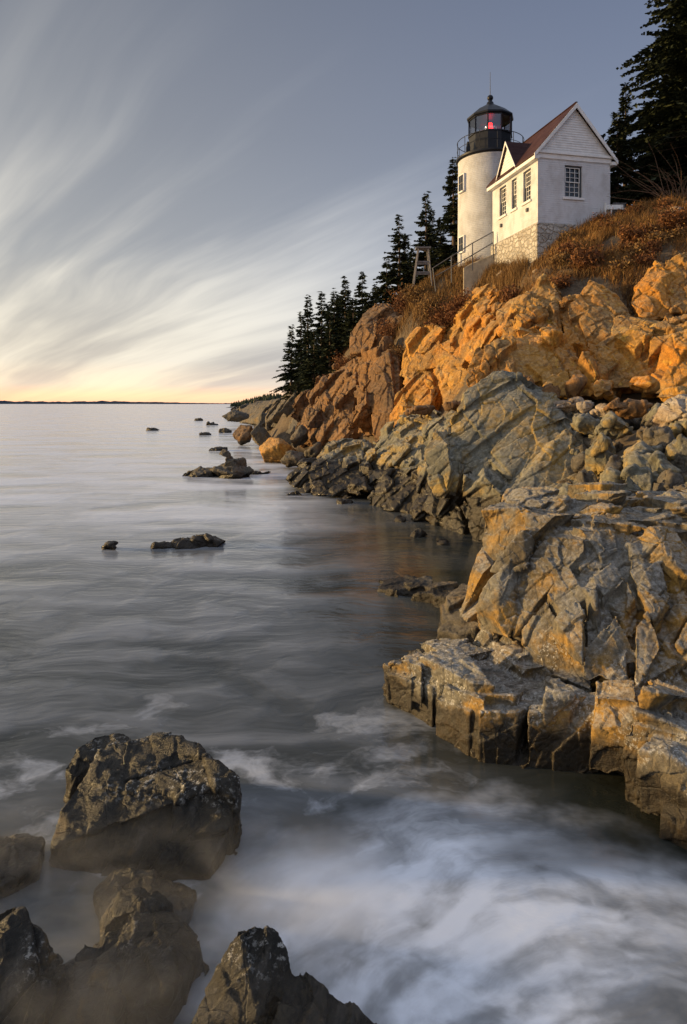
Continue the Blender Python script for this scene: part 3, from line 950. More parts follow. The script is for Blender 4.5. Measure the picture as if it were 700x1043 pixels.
# --- grey shore rocks in front of the cliff
Gk = [ext([(286, 490, 33), (298, 478, 33.6), (312, 470, 33.8), (330, 480, 31), (335, 505, 29.6), (300, 500, 31.5)], (2, 2, -0.3)),
      ext([(310, 470, 33.6), (337, 447, 34.5), (355, 446, 34), (371, 447, 33.4), (374, 470, 31.5), (370, 508, 28), (325, 506, 29.6), (318, 485, 31.2)], (1.5, 3, -0.5))]
rock('shore_rock', Gk, 0.038, GREY_L, M_GREY, 'jagged grey rock point at the water, left end of the shore rocks', 'rock', 'grey rocks along the waterline', seed=41, rough=0.0275, rscale=1.6, strata=(FOL, 0.3, 0.06), cut=GREY_C)
Gk = [ext([(373, 478, 31), (378, 462, 31.6), (392, 440, 32.5), (404, 421, 33), (440, 420, 32), (450, 440, 28.5), (440, 478, 26), (400, 488, 28.6)], (1.5, 3, -0.3)),
      ext([(374, 480, 29.6), (430, 476, 26), (436, 505, 24.6), (430, 532, 23.6), (384, 520, 26.2)], (2, 2, 0)),
      ext([(395, 450, 31), (430, 455, 28), (432, 480, 26.6), (400, 482, 28.4)], (1, 2, 0))]
rock('shore_rock', Gk, 0.038, GREY_L, M_GREY, 'blocky grey and tan shore rock between the jagged point and the great boulder', 'rock', 'grey rocks along the waterline', seed=47, rough=0.0275, rscale=1.6, strata=(FOL, 0.3, 0.06), cut=GREY_C)
Gk = [ext([(430, 430, 28.5), (470, 415, 27), (470, 440, 25), (448, 460, 25), (434, 470, 26)], (1.5, 2.5, -0.3)),
      ext([(425, 478, 25.6), (448, 462, 24.4), (462, 505, 22.4), (476, 548, 20.6), (440, 540, 22.4), (425, 530, 23.4)], (1.5, 2, 0))]
rock('shore_rock', Gk, 0.034, GREY_L, M_GREY, 'dark cracked shore rock tucked against the left of the great boulder', 'rock', 'grey rocks along the waterline', seed=53, rough=0.0275, rscale=1.6, strata=(FOL, 0.3, 0.06), cut=GREY_C)
for k, (px, py, rx_, ry_) in enumerate([(409, 529, 11, 5), (428, 545, 9, 6), (300, 503, 9, 4), (452, 552, 12, 5), (350, 511, 12, 4)]):
    q = W(px, py + ry_ * 0.3)
    s = q.y / F
    rock('shore_stone', [lump(q, (rx_ * s, rx_ * s, ry_ * s * 1.3), 80 + k, 12)], 0.05, scaled(SMALL_L, 0.8), M_SEA,
         ['low wet stone at the foot of the blocky shore rock', 'wet stone in the mouth of the dark cove', 'small stone off the tip of the jagged point',
          'dark stone under the overhang of the great boulder', 'flat wet stone below the jagged point'][k], 'rock', 'wet stones at the waterline', seed=80 + k, rough=0.0165, rscale=3)

# --- orange crags
O = [ext([(473, 384, 25.4), (481, 360, 25.8), (507, 345, 26), (520, 342, 26), (522, 385, 24.8), (478, 415, 24.6)], (2, 2, 0)),
     ext([(505, 346, 26), (537, 334, 26.4), (560, 342, 25.8), (556, 392, 24.4), (512, 400, 24.4), (515, 365, 25.2)], (1.5, 2.5, 0)),
     ext([(545, 340, 26.2), (577, 349, 25.6), (588, 358, 25.4), (598, 384, 24.6), (592, 408, 24.2), (550, 400, 24.2), (570, 375, 24.7)], (1.5, 2.5, -0.3))]
rock('orange_crag', O, 0.034, CRAG_L, M_ORANGE, 'bright orange stepped crag just above the great grey boulder', 'crag', seed=61, rough=0.0275, rscale=1.8, strata=(UPR, 0.4, 0.05), cut=CRAG_C)
O = [ext([(506, 335, 28.0), (520, 318, 28.4), (540, 296, 29), (556, 280, 29.4), (571, 298, 28.4), (578, 345, 26.8), (545, 345, 26.8), (515, 348, 27.4)], (1, 2.5, -0.5)),
     ext([(566, 302, 28.2), (585, 300, 28.2), (600, 350, 26.4), (600, 385, 25.6), (574, 352, 26.6)], (1.2, 2, 0)),
     ext([(580, 302, 28), (598, 277, 28.6), (614, 284, 28.2), (632, 304, 27.4), (644, 322, 26.6), (640, 350, 25.6), (618, 400, 24.6), (600, 380, 25.2), (590, 340, 26.4)], (1.5, 2.5, -0.3)),
     ext([(630, 318, 26.8), (680, 322, 25.4), (690, 345, 24.6), (680, 400, 23.4), (610, 402, 24.6), (612, 360, 25.6)], (1.5, 3, 0)),
     ext([(660, 345, 24.6), (705, 336, 24.0), (790, 330, 23.0), (930, 330, 22.6), (930, 400, 21.4), (790, 400, 21.5), (700, 405, 22.4), (650, 400, 23.8)], (1.5, 3, 0)),
     ext([(668, 325, 26), (720, 318, 25), (800, 300, 25), (930, 280, 25), (930, 340, 24), (800, 340, 24), (680, 342, 25)], (1, 3, 0))]
rock('orange_crag', O, 0.034, CRAG_L, M_ORANGE, 'long high orange crag wall with pointed pale tops under the grass slope', 'crag', seed=66, rough=0.0275, rscale=1.8, strata=(UPR, 0.4, 0.05), cut=CRAG_C)
O = [ext([(637, 310, 27.2), (648, 290, 27.6), (660, 270, 28), (672, 261, 28), (684, 275, 27.4), (682, 322, 26.4), (650, 326, 26.4)], (1.5, 2, 0)),
     ext([(672, 262, 28), (697, 252, 28), (730, 250, 27.6), (740, 320, 26), (680, 322, 26.4)], (1.5, 2, 0))]
rock('orange_crag', O, 0.034, CRAG_L, M_PALE if False else M_ORANGE, 'tall rounded tan rock at the right edge above the crag wall', 'crag', seed=68, rough=0.0275, rscale=1.8, strata=(UPR, 0.4, 0.05), cut=CRAG_C)

# --- brown cliff on the left of the crags
K = [ext([(395, 440, 38), (400, 410, 38.6), (416, 392, 39), (440, 372, 38), (446, 400, 36.4), (430, 440, 35.6), (400, 450, 37)], (2, 3, 0)),
     ext([(404, 385, 40.5), (408, 362, 41), (428, 336, 41), (458, 335, 39), (462, 352, 38), (450, 385, 37.4), (440, 420, 36.4), (420, 400, 38.2)], (2, 3, 0)),
     ext([(440, 352, 38.5), (462, 338, 38), (480, 352, 36), (478, 400, 33.6), (450, 425, 34.2), (440, 390, 36.6)], (2, 3, 0)),
     ext([(455, 335, 39), (478, 298, 39.5), (500, 290, 38), (520, 300, 35), (505, 350, 32), (480, 380, 33), (465, 365, 36)], (2, 3, -0.5)),
     ext([(500, 310, 34), (530, 300, 32), (535, 330, 29.6), (510, 345, 30.5)], (2, 2, -0.5))]
rock('cliff_face', K, 0.05, scaled(CRAG_L, 1.35), M_ORANGE, 'golden cliff face with pale ledges beneath the concrete stair wall', 'cliff', seed=71, rough=0.0385, rscale=1.3, strata=(UPR, 0.5, 0.07), cut=CRAG_C)
K = [ext([(381, 370, 42.5), (392, 350, 43), (405, 347, 42), (407, 400, 40), (403, 442, 38.6), (380, 447, 39.6)], (2, 4, 0)),
     ext([(360, 372, 45), (372, 362, 45.5), (384, 360, 44), (383, 447, 40.6), (360, 450, 42)], (2, 4, 0)),
     ext([(314, 408, 50), (325, 388, 51), (345, 380, 49.5), (362, 376, 47.5), (362, 448, 42.6), (340, 458, 43), (318, 455, 46)], (2, 5, 0)),
     ext([(330, 384, 52), (372, 356, 49), (392, 346, 46), (380, 372, 45), (350, 386, 48.6)], (1, 4, -0.6)),
     ext([(300, 418, 54), (316, 404, 52.5), (322, 430, 48.6), (318, 462, 46), (302, 455, 49)], (2, 4, 0))]
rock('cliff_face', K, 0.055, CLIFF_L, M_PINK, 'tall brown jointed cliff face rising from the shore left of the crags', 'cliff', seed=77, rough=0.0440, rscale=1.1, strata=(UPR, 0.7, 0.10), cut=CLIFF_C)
K = [ext([(362, 350, 49), (363, 322, 50), (372, 311, 50.5), (386, 308, 50), (392, 312, 49), (391, 345, 46.5), (386, 362, 46), (364, 366, 47.5)], (1.5, 3, 0)),
     ext([(388, 330, 48), (393, 312, 49), (402, 310, 49), (406, 335, 46.6), (398, 348, 46)], (1.5, 3, 0))]
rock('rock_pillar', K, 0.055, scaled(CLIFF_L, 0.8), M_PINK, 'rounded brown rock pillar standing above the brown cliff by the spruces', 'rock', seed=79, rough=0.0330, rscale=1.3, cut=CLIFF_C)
K = [ext([(285, 426, 66), (300, 408, 66), (320, 398, 62), (330, 400, 58), (322, 430, 52), (300, 446, 54), (288, 440, 60)], (3, 6, -0.3)),
     ext([(262, 424, 92), (285, 408, 84), (300, 405, 76), (296, 436, 66), (272, 438, 78)], (3, 8, -0.3))]
rock('cliff_face', K, 0.085, scaled(CLIFF_L, 1.2), M_SEA, 'low brown cliff below the leftmost spruce trees', 'cliff', seed=83, rough=0.0550, rscale=0.9, cut=CLIFF_C)
K = [ext([(228, 427, 190), (240, 417, 200), (262, 410, 170), (285, 405, 120), (286, 425, 95), (262, 432, 120)], (6, 20, -0.5))]
rock('cliff_face', K, 0.2, scaled(CLIFF_L, 1.6), M_SEA, 'farthest low brown rocky point under the distant headland', 'cliff', seed=87, rough=0.0825, rscale=0.6, cut=CLIFF_C)
for k, ((cx_, cy_), (rx_, ry_), Y, mt, lab) in enumerate([
        ((248, 441), (11, 13), 66, M_PINK, 'brown boulder at the water with a flat lit side'),
        ((264, 444), (12, 13), 61, M_SEA, 'dark grey boulder beside the reddish brown one'),
        ((283, 459), (21, 16), 47, M_ORANGE, 'large rusty orange boulder at the foot of the brown cliff'),
        ((306, 446), (10, 14), 47, M_SEA, 'dark upright rock between the rusty boulder and the cliff'),
        ((300, 468), (14, 9), 42, M_SEA, 'low dark rock in front of the rusty boulder'),
        ((272, 428), (16, 9), 82, M_SEA, 'weathered brown rock above the reddish boulder'),
        ((240, 424), (13, 6), 120, M_SEA, 'dark low rock at the tip of the far point'),
        ((318, 458), (10, 12), 43, M_SEA, 'dark wedge of rock at the base of the cliff')]):
    q = P(cx_, cy_, Y)
    rx, rz = rx_ / F * Y * 1.08, ry_ / F * Y * 1.08
    rock('shore_boulder', [lump(q, (rx, (rx + rz) / 2 * 1.1, rz), 130 + k, 14)], 0.09, scaled(GREY_L, 0.9), mt, lab, 'boulder', 'boulders along the far shore', seed=130 + k, rough=0.0440, rscale=1.2)

# --- rocks standing in the water
sea = [((188, 552), (38, 10), 'long low dark rock awash in open water'), ((112, 556), (9, 6), 'small dark rock awash left of the long low rock'),
       ((233, 476), (24, 15), 'peaked dark rock in the water near the shore'), ((203, 480), (22, 8), 'low rock joined to the left of the peaked rock'),
       ((228, 466), (8, 7), 'small round stone on the peaked rock'),
       ((208, 441), (7, 3), 'small rock offshore, second of the distant row'), ((156, 437), (8, 2), 'thin dark rock awash farthest from the shore'),
       ((216, 431), (9, 3), 'small rock offshore beyond the row'), ((222, 457), (12, 3), 'flat dark rock between the peaked rock and the far point'),
       ((203, 427), (6, 2), 'tiny distant rock near the far point'), ((228, 438), (7, 4), 'small dark rock close to the far point'), ((262, 480), (14, 4), 'low wet stone near the rusty boulder')]
for k, ((cx_, cy_), (rx_, ry_), lab) in enumerate(sea):
    q = W(cx_, cy_ + ry_ * 0.75)
    if 'round stone' in lab: q = P(cx_, cy_, 43.5)
    s = q.y / F
    n = lump((q.x, q.y + rx_ * s * 0.5, q.z + ry_ * s * (0.2 if 'round' not in lab else 0)), (rx_ * s * 1.05, rx_ * s * 0.75, ry_ * s * 1.15), 160 + k, 14)
    bl = [n]
    if k == 0:
        bl = [lump((q.x - 0.2, q.y + 0.5, q.z - 0.05), (1.0, 0.6, 0.28), 5, 14), lump((q.x + 0.5, q.y + 0.6, q.z + 0.02), (0.65, 0.6, 0.42), 6, 14)]
    if k == 2:
        bl = [lump((q.x, q.y + 0.6, q.z + 0.1), (1.35, 1.2, 0.75), 9, 14), lump((q.x + 0.2, q.y + 0.9, q.z + 0.5), (0.7, 0.8, 0.85), 12, 12)]
    rock('sea_rock', bl, max(0.03, s * 0.8), scaled(SMALL_L, min(2.5, max(0.8, s * rx_ * 0.9))), M_SEA, lab, 'rock', 'rocks standing in the water', seed=160 + k, rough=0.0165 + s * 0.2, rscale=2)

# --- near rocks in the surf, bottom left
F1 = [[P(*p) for p in [(50, 860, 5.9), (56, 836, 6.1), (66, 815, 6.3), (100, 764, 6.85), (151, 747, 7.05), (178, 750, 7.0), (205, 769, 6.7), (240, 790, 6.4), (238, 838, 6.05), (216, 885, 5.75), (120, 898, 5.75)]]
      + [P(*p) + Vector((0.05, 0.15, -1.3)) for p in [(45, 880, 5.9), (70, 815, 6.4), (151, 750, 7.2), (245, 795, 6.5), (236, 860, 6.05), (120, 905, 5.7)]],
      [P(*p) for p in [(150, 746, 7.0), (172, 745, 6.98), (200, 757, 6.8), (215, 770, 6.6), (160, 768, 6.75)]] + [P(*p) + Vector((0, 0.05, -0.4)) for p in [(150, 746, 7.0), (215, 770, 6.6), (160, 768, 6.75)]],
      [P(*p) for p in [(208, 772, 6.62), (241, 788, 6.36), (243, 815, 6.2), (222, 800, 6.25)]] + [P(*p) + Vector((0, 0.1, -0.7)) for p in [(208, 772, 6.6), (243, 790, 6.4), (243, 815, 6.2)]]]
rock('surf_rock', F1, 0.014, SURF_L, M_DARK, 'big dark flat faced rock in the surf with pale crusted rim', 'rock', 'rocks in the near surf', seed=201, rough=0.012, rscale=6, strata=(FOL, 0.09, 0.012), cut=SURF_C)
F1 = [[P(*p) for p in [(68, 788, 6.9), (80, 768, 7.05), (100, 752, 7.25), (132, 748, 7.35), (142, 760, 7.2), (110, 780, 6.95), (75, 800, 6.85)]]
      + [P(*p) + Vector((0, 0.1, -0.9)) for p in [(66, 792, 6.9), (100, 752, 7.35), (142, 752, 7.4), (110, 790, 6.9)]]]
rock('surf_rock', F1, 0.015, SURF_L, M_DARK, 'narrow slab just behind the big dark surf rock', 'rock', 'rocks in the near surf', seed=203, rough=0.012, rscale=6, strata=(FOL, 0.09, 0.012), cut=SURF_C)
F1 = [[P(*p) for p in [(238, 945, 4.42), (256, 941, 4.45), (278, 946, 4.45), (292, 965, 4.4), (300, 990, 4.35), (262, 1040, 4.1), (190, 1050, 4.2), (215, 1000, 4.35)]]
      + [P(*p) + Vector((0, 0.15, -0.9)) for p in [(180, 1060, 4.3), (250, 950, 4.6), (300, 990, 4.5), (262, 1060, 4.0)]],
      [P(*p) for p in [(295, 990, 4.35), (308, 984, 4.38), (330, 1002, 4.34), (350, 1012, 4.32), (372, 1030, 4.28), (392, 1048, 4.22), (270, 1050, 4.05), (285, 1015, 4.2)]]
      + [P(*p) + Vector((0, 0.12, -0.8)) for p in [(275, 1060, 4.05), (310, 990, 4.5), (395, 1050, 4.3), (340, 1075, 4.0)]]]
rock('surf_rock', F1, 0.011, SURF_L, M_DARK, 'crusty twin peaked rock at the bottom edge in white surf', 'rock', 'rocks in the near surf', seed=207, rough=0.012, rscale=7, strata=(FOL, 0.09, 0.012), cut=SURF_C)
F1 = [[P(*p) for p in [(100, 900, 5.55), (120, 878, 5.72), (170, 880, 5.70), (205, 900, 5.55), (200, 925, 5.3), (110, 930, 5.25)]] + [P(*p) + Vector((0, 0, -0.8)) for p in [(90, 905, 5.6), (130, 875, 5.85), (215, 905, 5.6), (200, 940, 5.2), (100, 940, 5.2)]],
      [P(*p) for p in [(105, 935, 5.1), (125, 902, 5.3), (150, 905, 5.3), (165, 930, 5.1), (215, 960, 4.85), (180, 1010, 4.4), (100, 1000, 4.5)]]
      + [P(*p) + Vector((0, 0.1, -0.8)) for p in [(95, 945, 5.1), (140, 900, 5.4), (220, 965, 4.9), (150, 1050, 4.3)]],
      [P(*p) for p in [(60, 985, 4.7), (85, 955, 4.85), (110, 960, 4.8), (130, 1000, 4.5), (100, 1050, 4.25), (40, 1050, 4.3)]]
      + [P(*p) + Vector((0, 0.1, -0.7)) for p in [(50, 990, 4.7), (100, 955, 4.9), (130, 1040, 4.3)]]]
rock('surf_rock', F1, 0.013, SURF_L, M_DARK, 'ochre tinted rock half veiled by mist in front of the big surf rock', 'rock', 'rocks in the near surf', seed=211, rough=0.013, rscale=6, strata=(FOL, 0.09, 0.012), cut=SURF_C)
F1 = [[P(*p) for p in [(2, 945, 4.75), (15, 921, 4.8), (30, 935, 4.78), (50, 958, 4.7), (70, 985, 4.55), (40, 1050, 4.2), (-60, 1050, 4.2), (-60, 960, 4.6)]]
      + [P(*p) + Vector((0, 0.12, -0.8)) for p in [(-60, 960, 4.8), (15, 925, 4.95), (75, 990, 4.6), (0, 1060, 4.2)]]]
rock('surf_rock', F1, 0.013, SURF_L, M_DARK, 'pointed dark rock in the bottom left corner', 'rock', 'rocks in the near surf', seed=213, rough=0.013, rscale=6, strata=(FOL, 0.09, 0.012), cut=SURF_C)
F1 = [[P(*p) for p in [(-30, 860, 5.9), (0, 852, 6.1), (30, 845, 6.15), (48, 852, 6.05), (40, 880, 5.75), (0, 905, 5.5), (-60, 915, 5.3), (-120, 900, 5.35), (-100, 855, 5.8)]]  # left end runs on out of view, added to shade the near water
      + [P(*p) + Vector((0, 0.1, -0.7)) for p in [(-40, 870, 5.9), (30, 845, 6.2), (45, 885, 5.75), (-40, 915, 5.4), (-140, 920, 5.3)]]]
rock('surf_rock', F1, 0.014, SURF_L, M_LEDGE, 'low amber lit rock at the left edge beside the big surf rock', 'rock', 'rocks in the near surf', seed=217, rough=0.013, rscale=6, strata=(FOL, 0.09, 0.012), cut=SURF_C)
# ------------------------------------------------------------------ mesh kit for built things
class MB:
    """collects boxes, prisms, tubes and lathes; build() links them as one mesh"""

    def __init__(self):
        self.bm = bmesh.new()

    def poly_prism(self, pts, vec):
        vec = Vector(vec)
        a = [self.bm.verts.new(p) for p in pts]
        b = [self.bm.verts.new(Vector(p) + vec) for p in pts]
        n = len(a)
        self.bm.faces.new(a[::-1])
        self.bm.faces.new(b)
        for i in range(n):
            self.bm.faces.new((a[i], a[(i + 1) % n], b[(i + 1) % n], b[i]))
        return self

    def box(self, x0, x1, y0, y1, z0, z1):
        return self.poly_prism([(x0, y0, z0), (x1, y0, z0), (x1, y1, z0), (x0, y1, z0)], (0, 0, z1 - z0))

    def tube(self, a, b, r, r2=None, n=10):
        a, b = Vector(a), Vector(b)
        r2 = r if r2 is None else r2
        d = (b - a).normalized()
        t = d.orthogonal().normalized()
        w = d.cross(t)
        A = [self.bm.verts.new(a + (t * math.cos(q) + w * math.sin(q)) * r) for q in [2 * math.pi * k / n for k in range(n)]]
        B = [self.bm.verts.new(b + (t * math.cos(q) + w * math.sin(q)) * r2) for q in [2 * math.pi * k / n for k in range(n)]]
        for i in range(n):
            self.bm.faces.new((A[i], A[(i + 1) % n], B[(i + 1) % n], B[i]))
        self.bm.faces.new(A[::-1])
        self.bm.faces.new(B)
        return self

    def lathe(self, prof, n=48, phase=0.0, close=True):
        rings = []
        for r, z in prof:
            if r < 1e-5:
                rings.append([self.bm.verts.new((0, 0, z))])
            else:
                rings.append([self.bm.verts.new((r * math.cos(phase + 2 * math.pi * k / n), r * math.sin(phase + 2 * math.pi * k / n), z)) for k in range(n)])
        for A, B in zip(rings, rings[1:]):
            for i in range(n):
                j = (i + 1) % n
                if len(A) == 1 and len(B) == 1: continue
                if len(A) == 1: self.bm.faces.new((A[0], B[j], B[i]))
                elif len(B) == 1: self.bm.faces.new((A[i], A[j], B[0]))
                else: self.bm.faces.new((A[i], A[j], B[j], B[i]))
        if close:
            if len(rings[0]) > 1: self.bm.faces.new(rings[0][::-1])
            if len(rings[-1]) > 1: self.bm.faces.new(rings[-1])
        return self

    def ring(self, R_, z, r, n=64, m=8, a0=0.0, a1=2 * math.pi):
        full = abs(a1 - a0 - 2 * math.pi) < 1e-6
        cnt = n if full else n + 1
        rs = []
        for k in range(cnt):
            q = a0 + (a1 - a0) * k / n
            rs.append([self.bm.verts.new(((R_ + r * math.cos(t)) * math.cos(q), (R_ + r * math.cos(t)) * math.sin(q), z + r * math.sin(t)))
                       for t in [2 * math.pi * j / m for j in range(m)]])
        for k in range(cnt if full else cnt - 1):
            A, B = rs[k], rs[(k + 1) % cnt]
            for j in range(m):
                self.bm.faces.new((A[j], B[j], B[(j + 1) % m], A[(j + 1) % m]))
        return self

    def sphere(self, c, r, sx=1, sy=1, sz=1, seg=20):
        m = Matrix.Translation(c) @ Matrix.Diagonal((r * sx, r * sy, r * sz, 1))
        bmesh.ops.create_uvsphere(self.bm, u_segments=seg, v_segments=seg // 2, radius=1.0, matrix=m)
        return self

    def build(self, name, mat, parent=None, bevel=0.0, smooth=False):
        bmesh.ops.recalc_face_normals(self.bm, faces=self.bm.faces)
        if bevel > 0:
            es = [e for e in self.bm.edges if len(e.link_faces) == 2 and e.calc_face_angle(0) > 0.5]
            bmesh.ops.bevel(self.bm, geom=es, offset=bevel, segments=2, affect='EDGES', clamp_overlap=True)
        me = bpy.data.meshes.new(name)
        self.bm.to_mesh(me)
        self.bm.free()
        if smooth:
            me.polygons.foreach_set('use_smooth', np.full(len(me.polygons), True))
            me.set_sharp_from_angle(angle=R(35))
        return link(name, me, mat, parent)


# ------------------------------------------------------------------ painted and metal materials
def white_brick(name, base, dirt, bs=0.22):
    m, g, b = material(name)
    geo = g.new('ShaderNodeTexCoord').outputs['Object']
    n1 = g.noise(geo, 1.1, 6, 0.65)
    n2 = g.noise(g.vmath('MULTIPLY', geo, (3.0, 3.0, 0.35)), 1.6, 5, 0.6)
    f = g.noise(geo, 22.0, 5, 0.7)
    col = g.mix(g.math('MULTIPLY', g.mapr(n1, 0.40, 0.66), 0.65), base, dirt)
    col = g.mix(g.math('MULTIPLY', g.mapr(n2, 0.48, 0.68), 0.18), col, dirt)
    col = g.mix(g.math('MULTIPLY', g.mapr(g.noise(geo, 7.0, 6, 0.75), 0.62, 0.68), 0.55), col, (0.36, 0.31, 0.27))
    g.link(col, b.inputs['Base Color'])
    b.inputs['Roughness'].default_value = 0.75
    b.inputs['Specular IOR Level'].default_value = 0.25
    zc = g.sep(geo)[2]
    ln = g.math('ABSOLUTE', g.math('SUBTRACT', g.math('FRACT', g.math('DIVIDE', zc, bs * 0.5)), 0.5))
    h = g.math('ADD', g.math('MULTIPLY', g.mapr(ln, 0.44, 0.5, 1.0, 0.0), 0.5), g.math('MULTIPLY', f, 0.8))
    h = g.math('ADD', h, g.math('MULTIPLY', n1, 1.2))
    g.link(g.bump(h, 1.0, 0.03), b.inputs['Normal'])
    return m


M_WALL = white_brick('white_painted_brick', (0.64, 0.645, 0.65), (0.44, 0.42, 0.40))
M_TOWER = white_brick('white_painted_tower', (0.56, 0.57, 0.58), (0.38, 0.37, 0.36))
M_TRIM = simple('white_trim_paint', (0.70, 0.69, 0.66), 0.55, var=0.10, bump=0.002)
M_BLACK = simple('black_iron_paint', (0.008, 0.009, 0.013), 0.42, 0.0, 0.3, var=0.3, bump=0.002)
M_IRON = simple('grey_iron_pipe', (0.10, 0.10, 0.105), 0.5, 0.4, 0.5)
M_SASH = simple('sash_paint', (0.62, 0.61, 0.57), 0.5)
M_FRAME = simple('dark_window_frame', (0.035, 0.04, 0.05), 0.5)
M_CONC = simple('weathered_concrete', (0.36, 0.30, 0.21), 0.9, var=0.25, vscale=2.0, bump=0.01)
M_WOOD = simple('weathered_timber', (0.16, 0.15, 0.15), 0.85, var=0.3, vscale=6.0, bump=0.004)
M_SIGN = simple('grey_sign_board', (0.12, 0.11, 0.10), 0.7)
M_LENS = simple('smoked_lens', (0.16, 0.05, 0.035), 0.15, spec=0.6)
m, g, b = material('red_metal_roof')
oc = g.new('ShaderNodeTexCoord').outputs['Object']
rn = g.noise(oc, 1.6, 6, 0.65)
col = g.mix(g.mapr(rn, 0.35, 0.65), (0.036, 0.013, 0.013), (0.060, 0.027, 0.024))
g.link(col, b.inputs['Base Color'])
b.inputs['Roughness'].default_value = 0.65
b.inputs['Specular IOR Level'].default_value = 0.15
ln = g.math('ABSOLUTE', g.math('SUBTRACT', g.math('FRACT', g.math('DIVIDE', g.sep(oc)[1], 0.16)), 0.5))
g.link(g.bump(g.math('ADD', g.mapr(ln, 0.40, 0.5), rn), 0.8, 0.012), b.inputs['Normal'])
M_ROOF = m
m, g, b = material('rubble_stone_base')
oc = g.new('ShaderNodeTexCoord').outputs['Object']
wp = g.vmath('ADD', oc, g.vmath('SCALE', g.vmath('SUBTRACT', g.noisec(oc, 2.5, 3), (0.5, 0.5, 0.5)), scale=0.18))
wp = g.vmath('MULTIPLY', wp, (1.0, 1.0, 1.5))
e = g.vor(wp, 2.6)
cc = g.vor(wp, 2.6, 'F1', 'Color')
f = g.noise(oc, 9.0, 6, 0.7)
col = g.mix(g.sep(cc)[0], (0.36, 0.335, 0.29), (0.58, 0.555, 0.50))
col = g.mix(g.mapr(f, 0.4, 0.68), col, (0.30, 0.24, 0.17))
col = g.mix(g.mapr(e, 0.05, 0.0), col, (0.42, 0.38, 0.31))
g.link(col, b.inputs['Base Color'])
b.inputs['Roughness'].default_value = 0.9
g.link(g.bump(g.math('ADD', g.mapr(e, 0.0, 0.14), g.math('MULTIPLY', f, 0.6)), 1.0, 0.07), b.inputs['Normal'])
M_RUBBLE = m
# window glass: dark mirror-like pane
m, g, b = material('window_glass')
b.inputs['Base Color'].default_value = (0.012, 0.014, 0.016, 1)
b.inputs['Roughness'].default_value = 0.06
b.inputs['Specular IOR Level'].default_value = 0.6
oc = g.new('ShaderNodeTexCoord').outputs['Object']
g.link(g.bump(g.noise(oc, 2.2, 2, 0.5), 0.25, 0.02), b.inputs['Normal'])
M_GLASS = m
# clear lantern glass
m, g, b = material('lantern_glass')
for n in [n for n in g.t.nodes if n.type == 'BSDF_PRINCIPLED']: g.t.nodes.remove(n)
tr = g.new('ShaderNodeBsdfTransparent')
tr.inputs[0].default_value = (0.93, 0.93, 0.95, 1)
gl = g.new('ShaderNodeBsdfGlossy')
gl.inputs['Roughness'].default_value = 0.05
lw = g.new('ShaderNodeLayerWeight')
lw.inputs[0].default_value = 0.35
mx = g.new('ShaderNodeMixShader')
g.link(g.mapr(lw.outputs['Fresnel'], 0, 1, 0.22, 0.7), mx.inputs[0])
g.link(tr.outputs[0], mx.inputs[1])
g.link(gl.outputs[0], mx.inputs[2])
g.link(mx.outputs[0], [n for n in g.t.nodes if n.type == 'OUTPUT_MATERIAL'][0].inputs['Surface'])
M_LGLASS = m
m, g, b = material('red_lamp')
b.inputs['Base Color'].default_value = (0.5, 0.02, 0.01, 1)
b.inputs['Emission Color'].default_value = (1.0, 0.012, 0.006, 1)
b.inputs['Emission Strength'].default_value = 5.0
M_LAMP = m

# ------------------------------------------------------------------ keeper's house
EMS = {}
Z0 = 10.3
hx0, hy0 = (548 - CX) / F * 35.0, 35.0
house = empty('house', (hx0, hy0, Z0), math.atan2(0.23, 1.0))
tag(house, 'small white brick house with red roof, steep gable and stone base beside the tower', 'house')
HW, HL = 4.15, 5.3
zf, ze, zr = 13.22 - Z0, 16.78 - Z0, 19.35 - Z0   # foundation top, eaves, ridge
MB().box(-0.09, HW + 0.09, -0.09, HL + 0.09, 0, zf).build('foundation', M_RUBBLE, house, bevel=0.03)
# walls with true openings: gable wall x-run, side wall y-run
T = 0.28
wz0, wz1 = 14.62 - Z0, 16.28 - Z0
gw = (1.52, 2.52)
sw_ = [(0.72, 1.55), (2.30, 2.88), (3.55, 4.38)]
w = MB()
w.box(0, gw[0], 0, T, zf, ze).box(gw[1], HW, 0, T, zf, ze).box(gw[0], gw[1], 0, T, zf, wz0).box(gw[0], gw[1], 0, T, wz1, ze)
ys_ = [T] + [q for ab in sw_ for q in ab] + [HL]
for i in range(0, len(ys_), 2): w.box(0, T, ys_[i], ys_[i + 1], zf, ze)
for a_, b_ in sw_: w.box(0, T, a_, b_, zf, wz0).box(0, T, a_, b_, wz1, ze)
w.box(HW - T, HW, T, HL, zf, ze).box(T, HW - T, HL - T, HL, zf, ze)
w.build('wall', M_WALL, house)
MB().box(T, HW - T, T, HL - T, zf + 0.02, zf + 0.06).build('floor', M_WOOD, house)


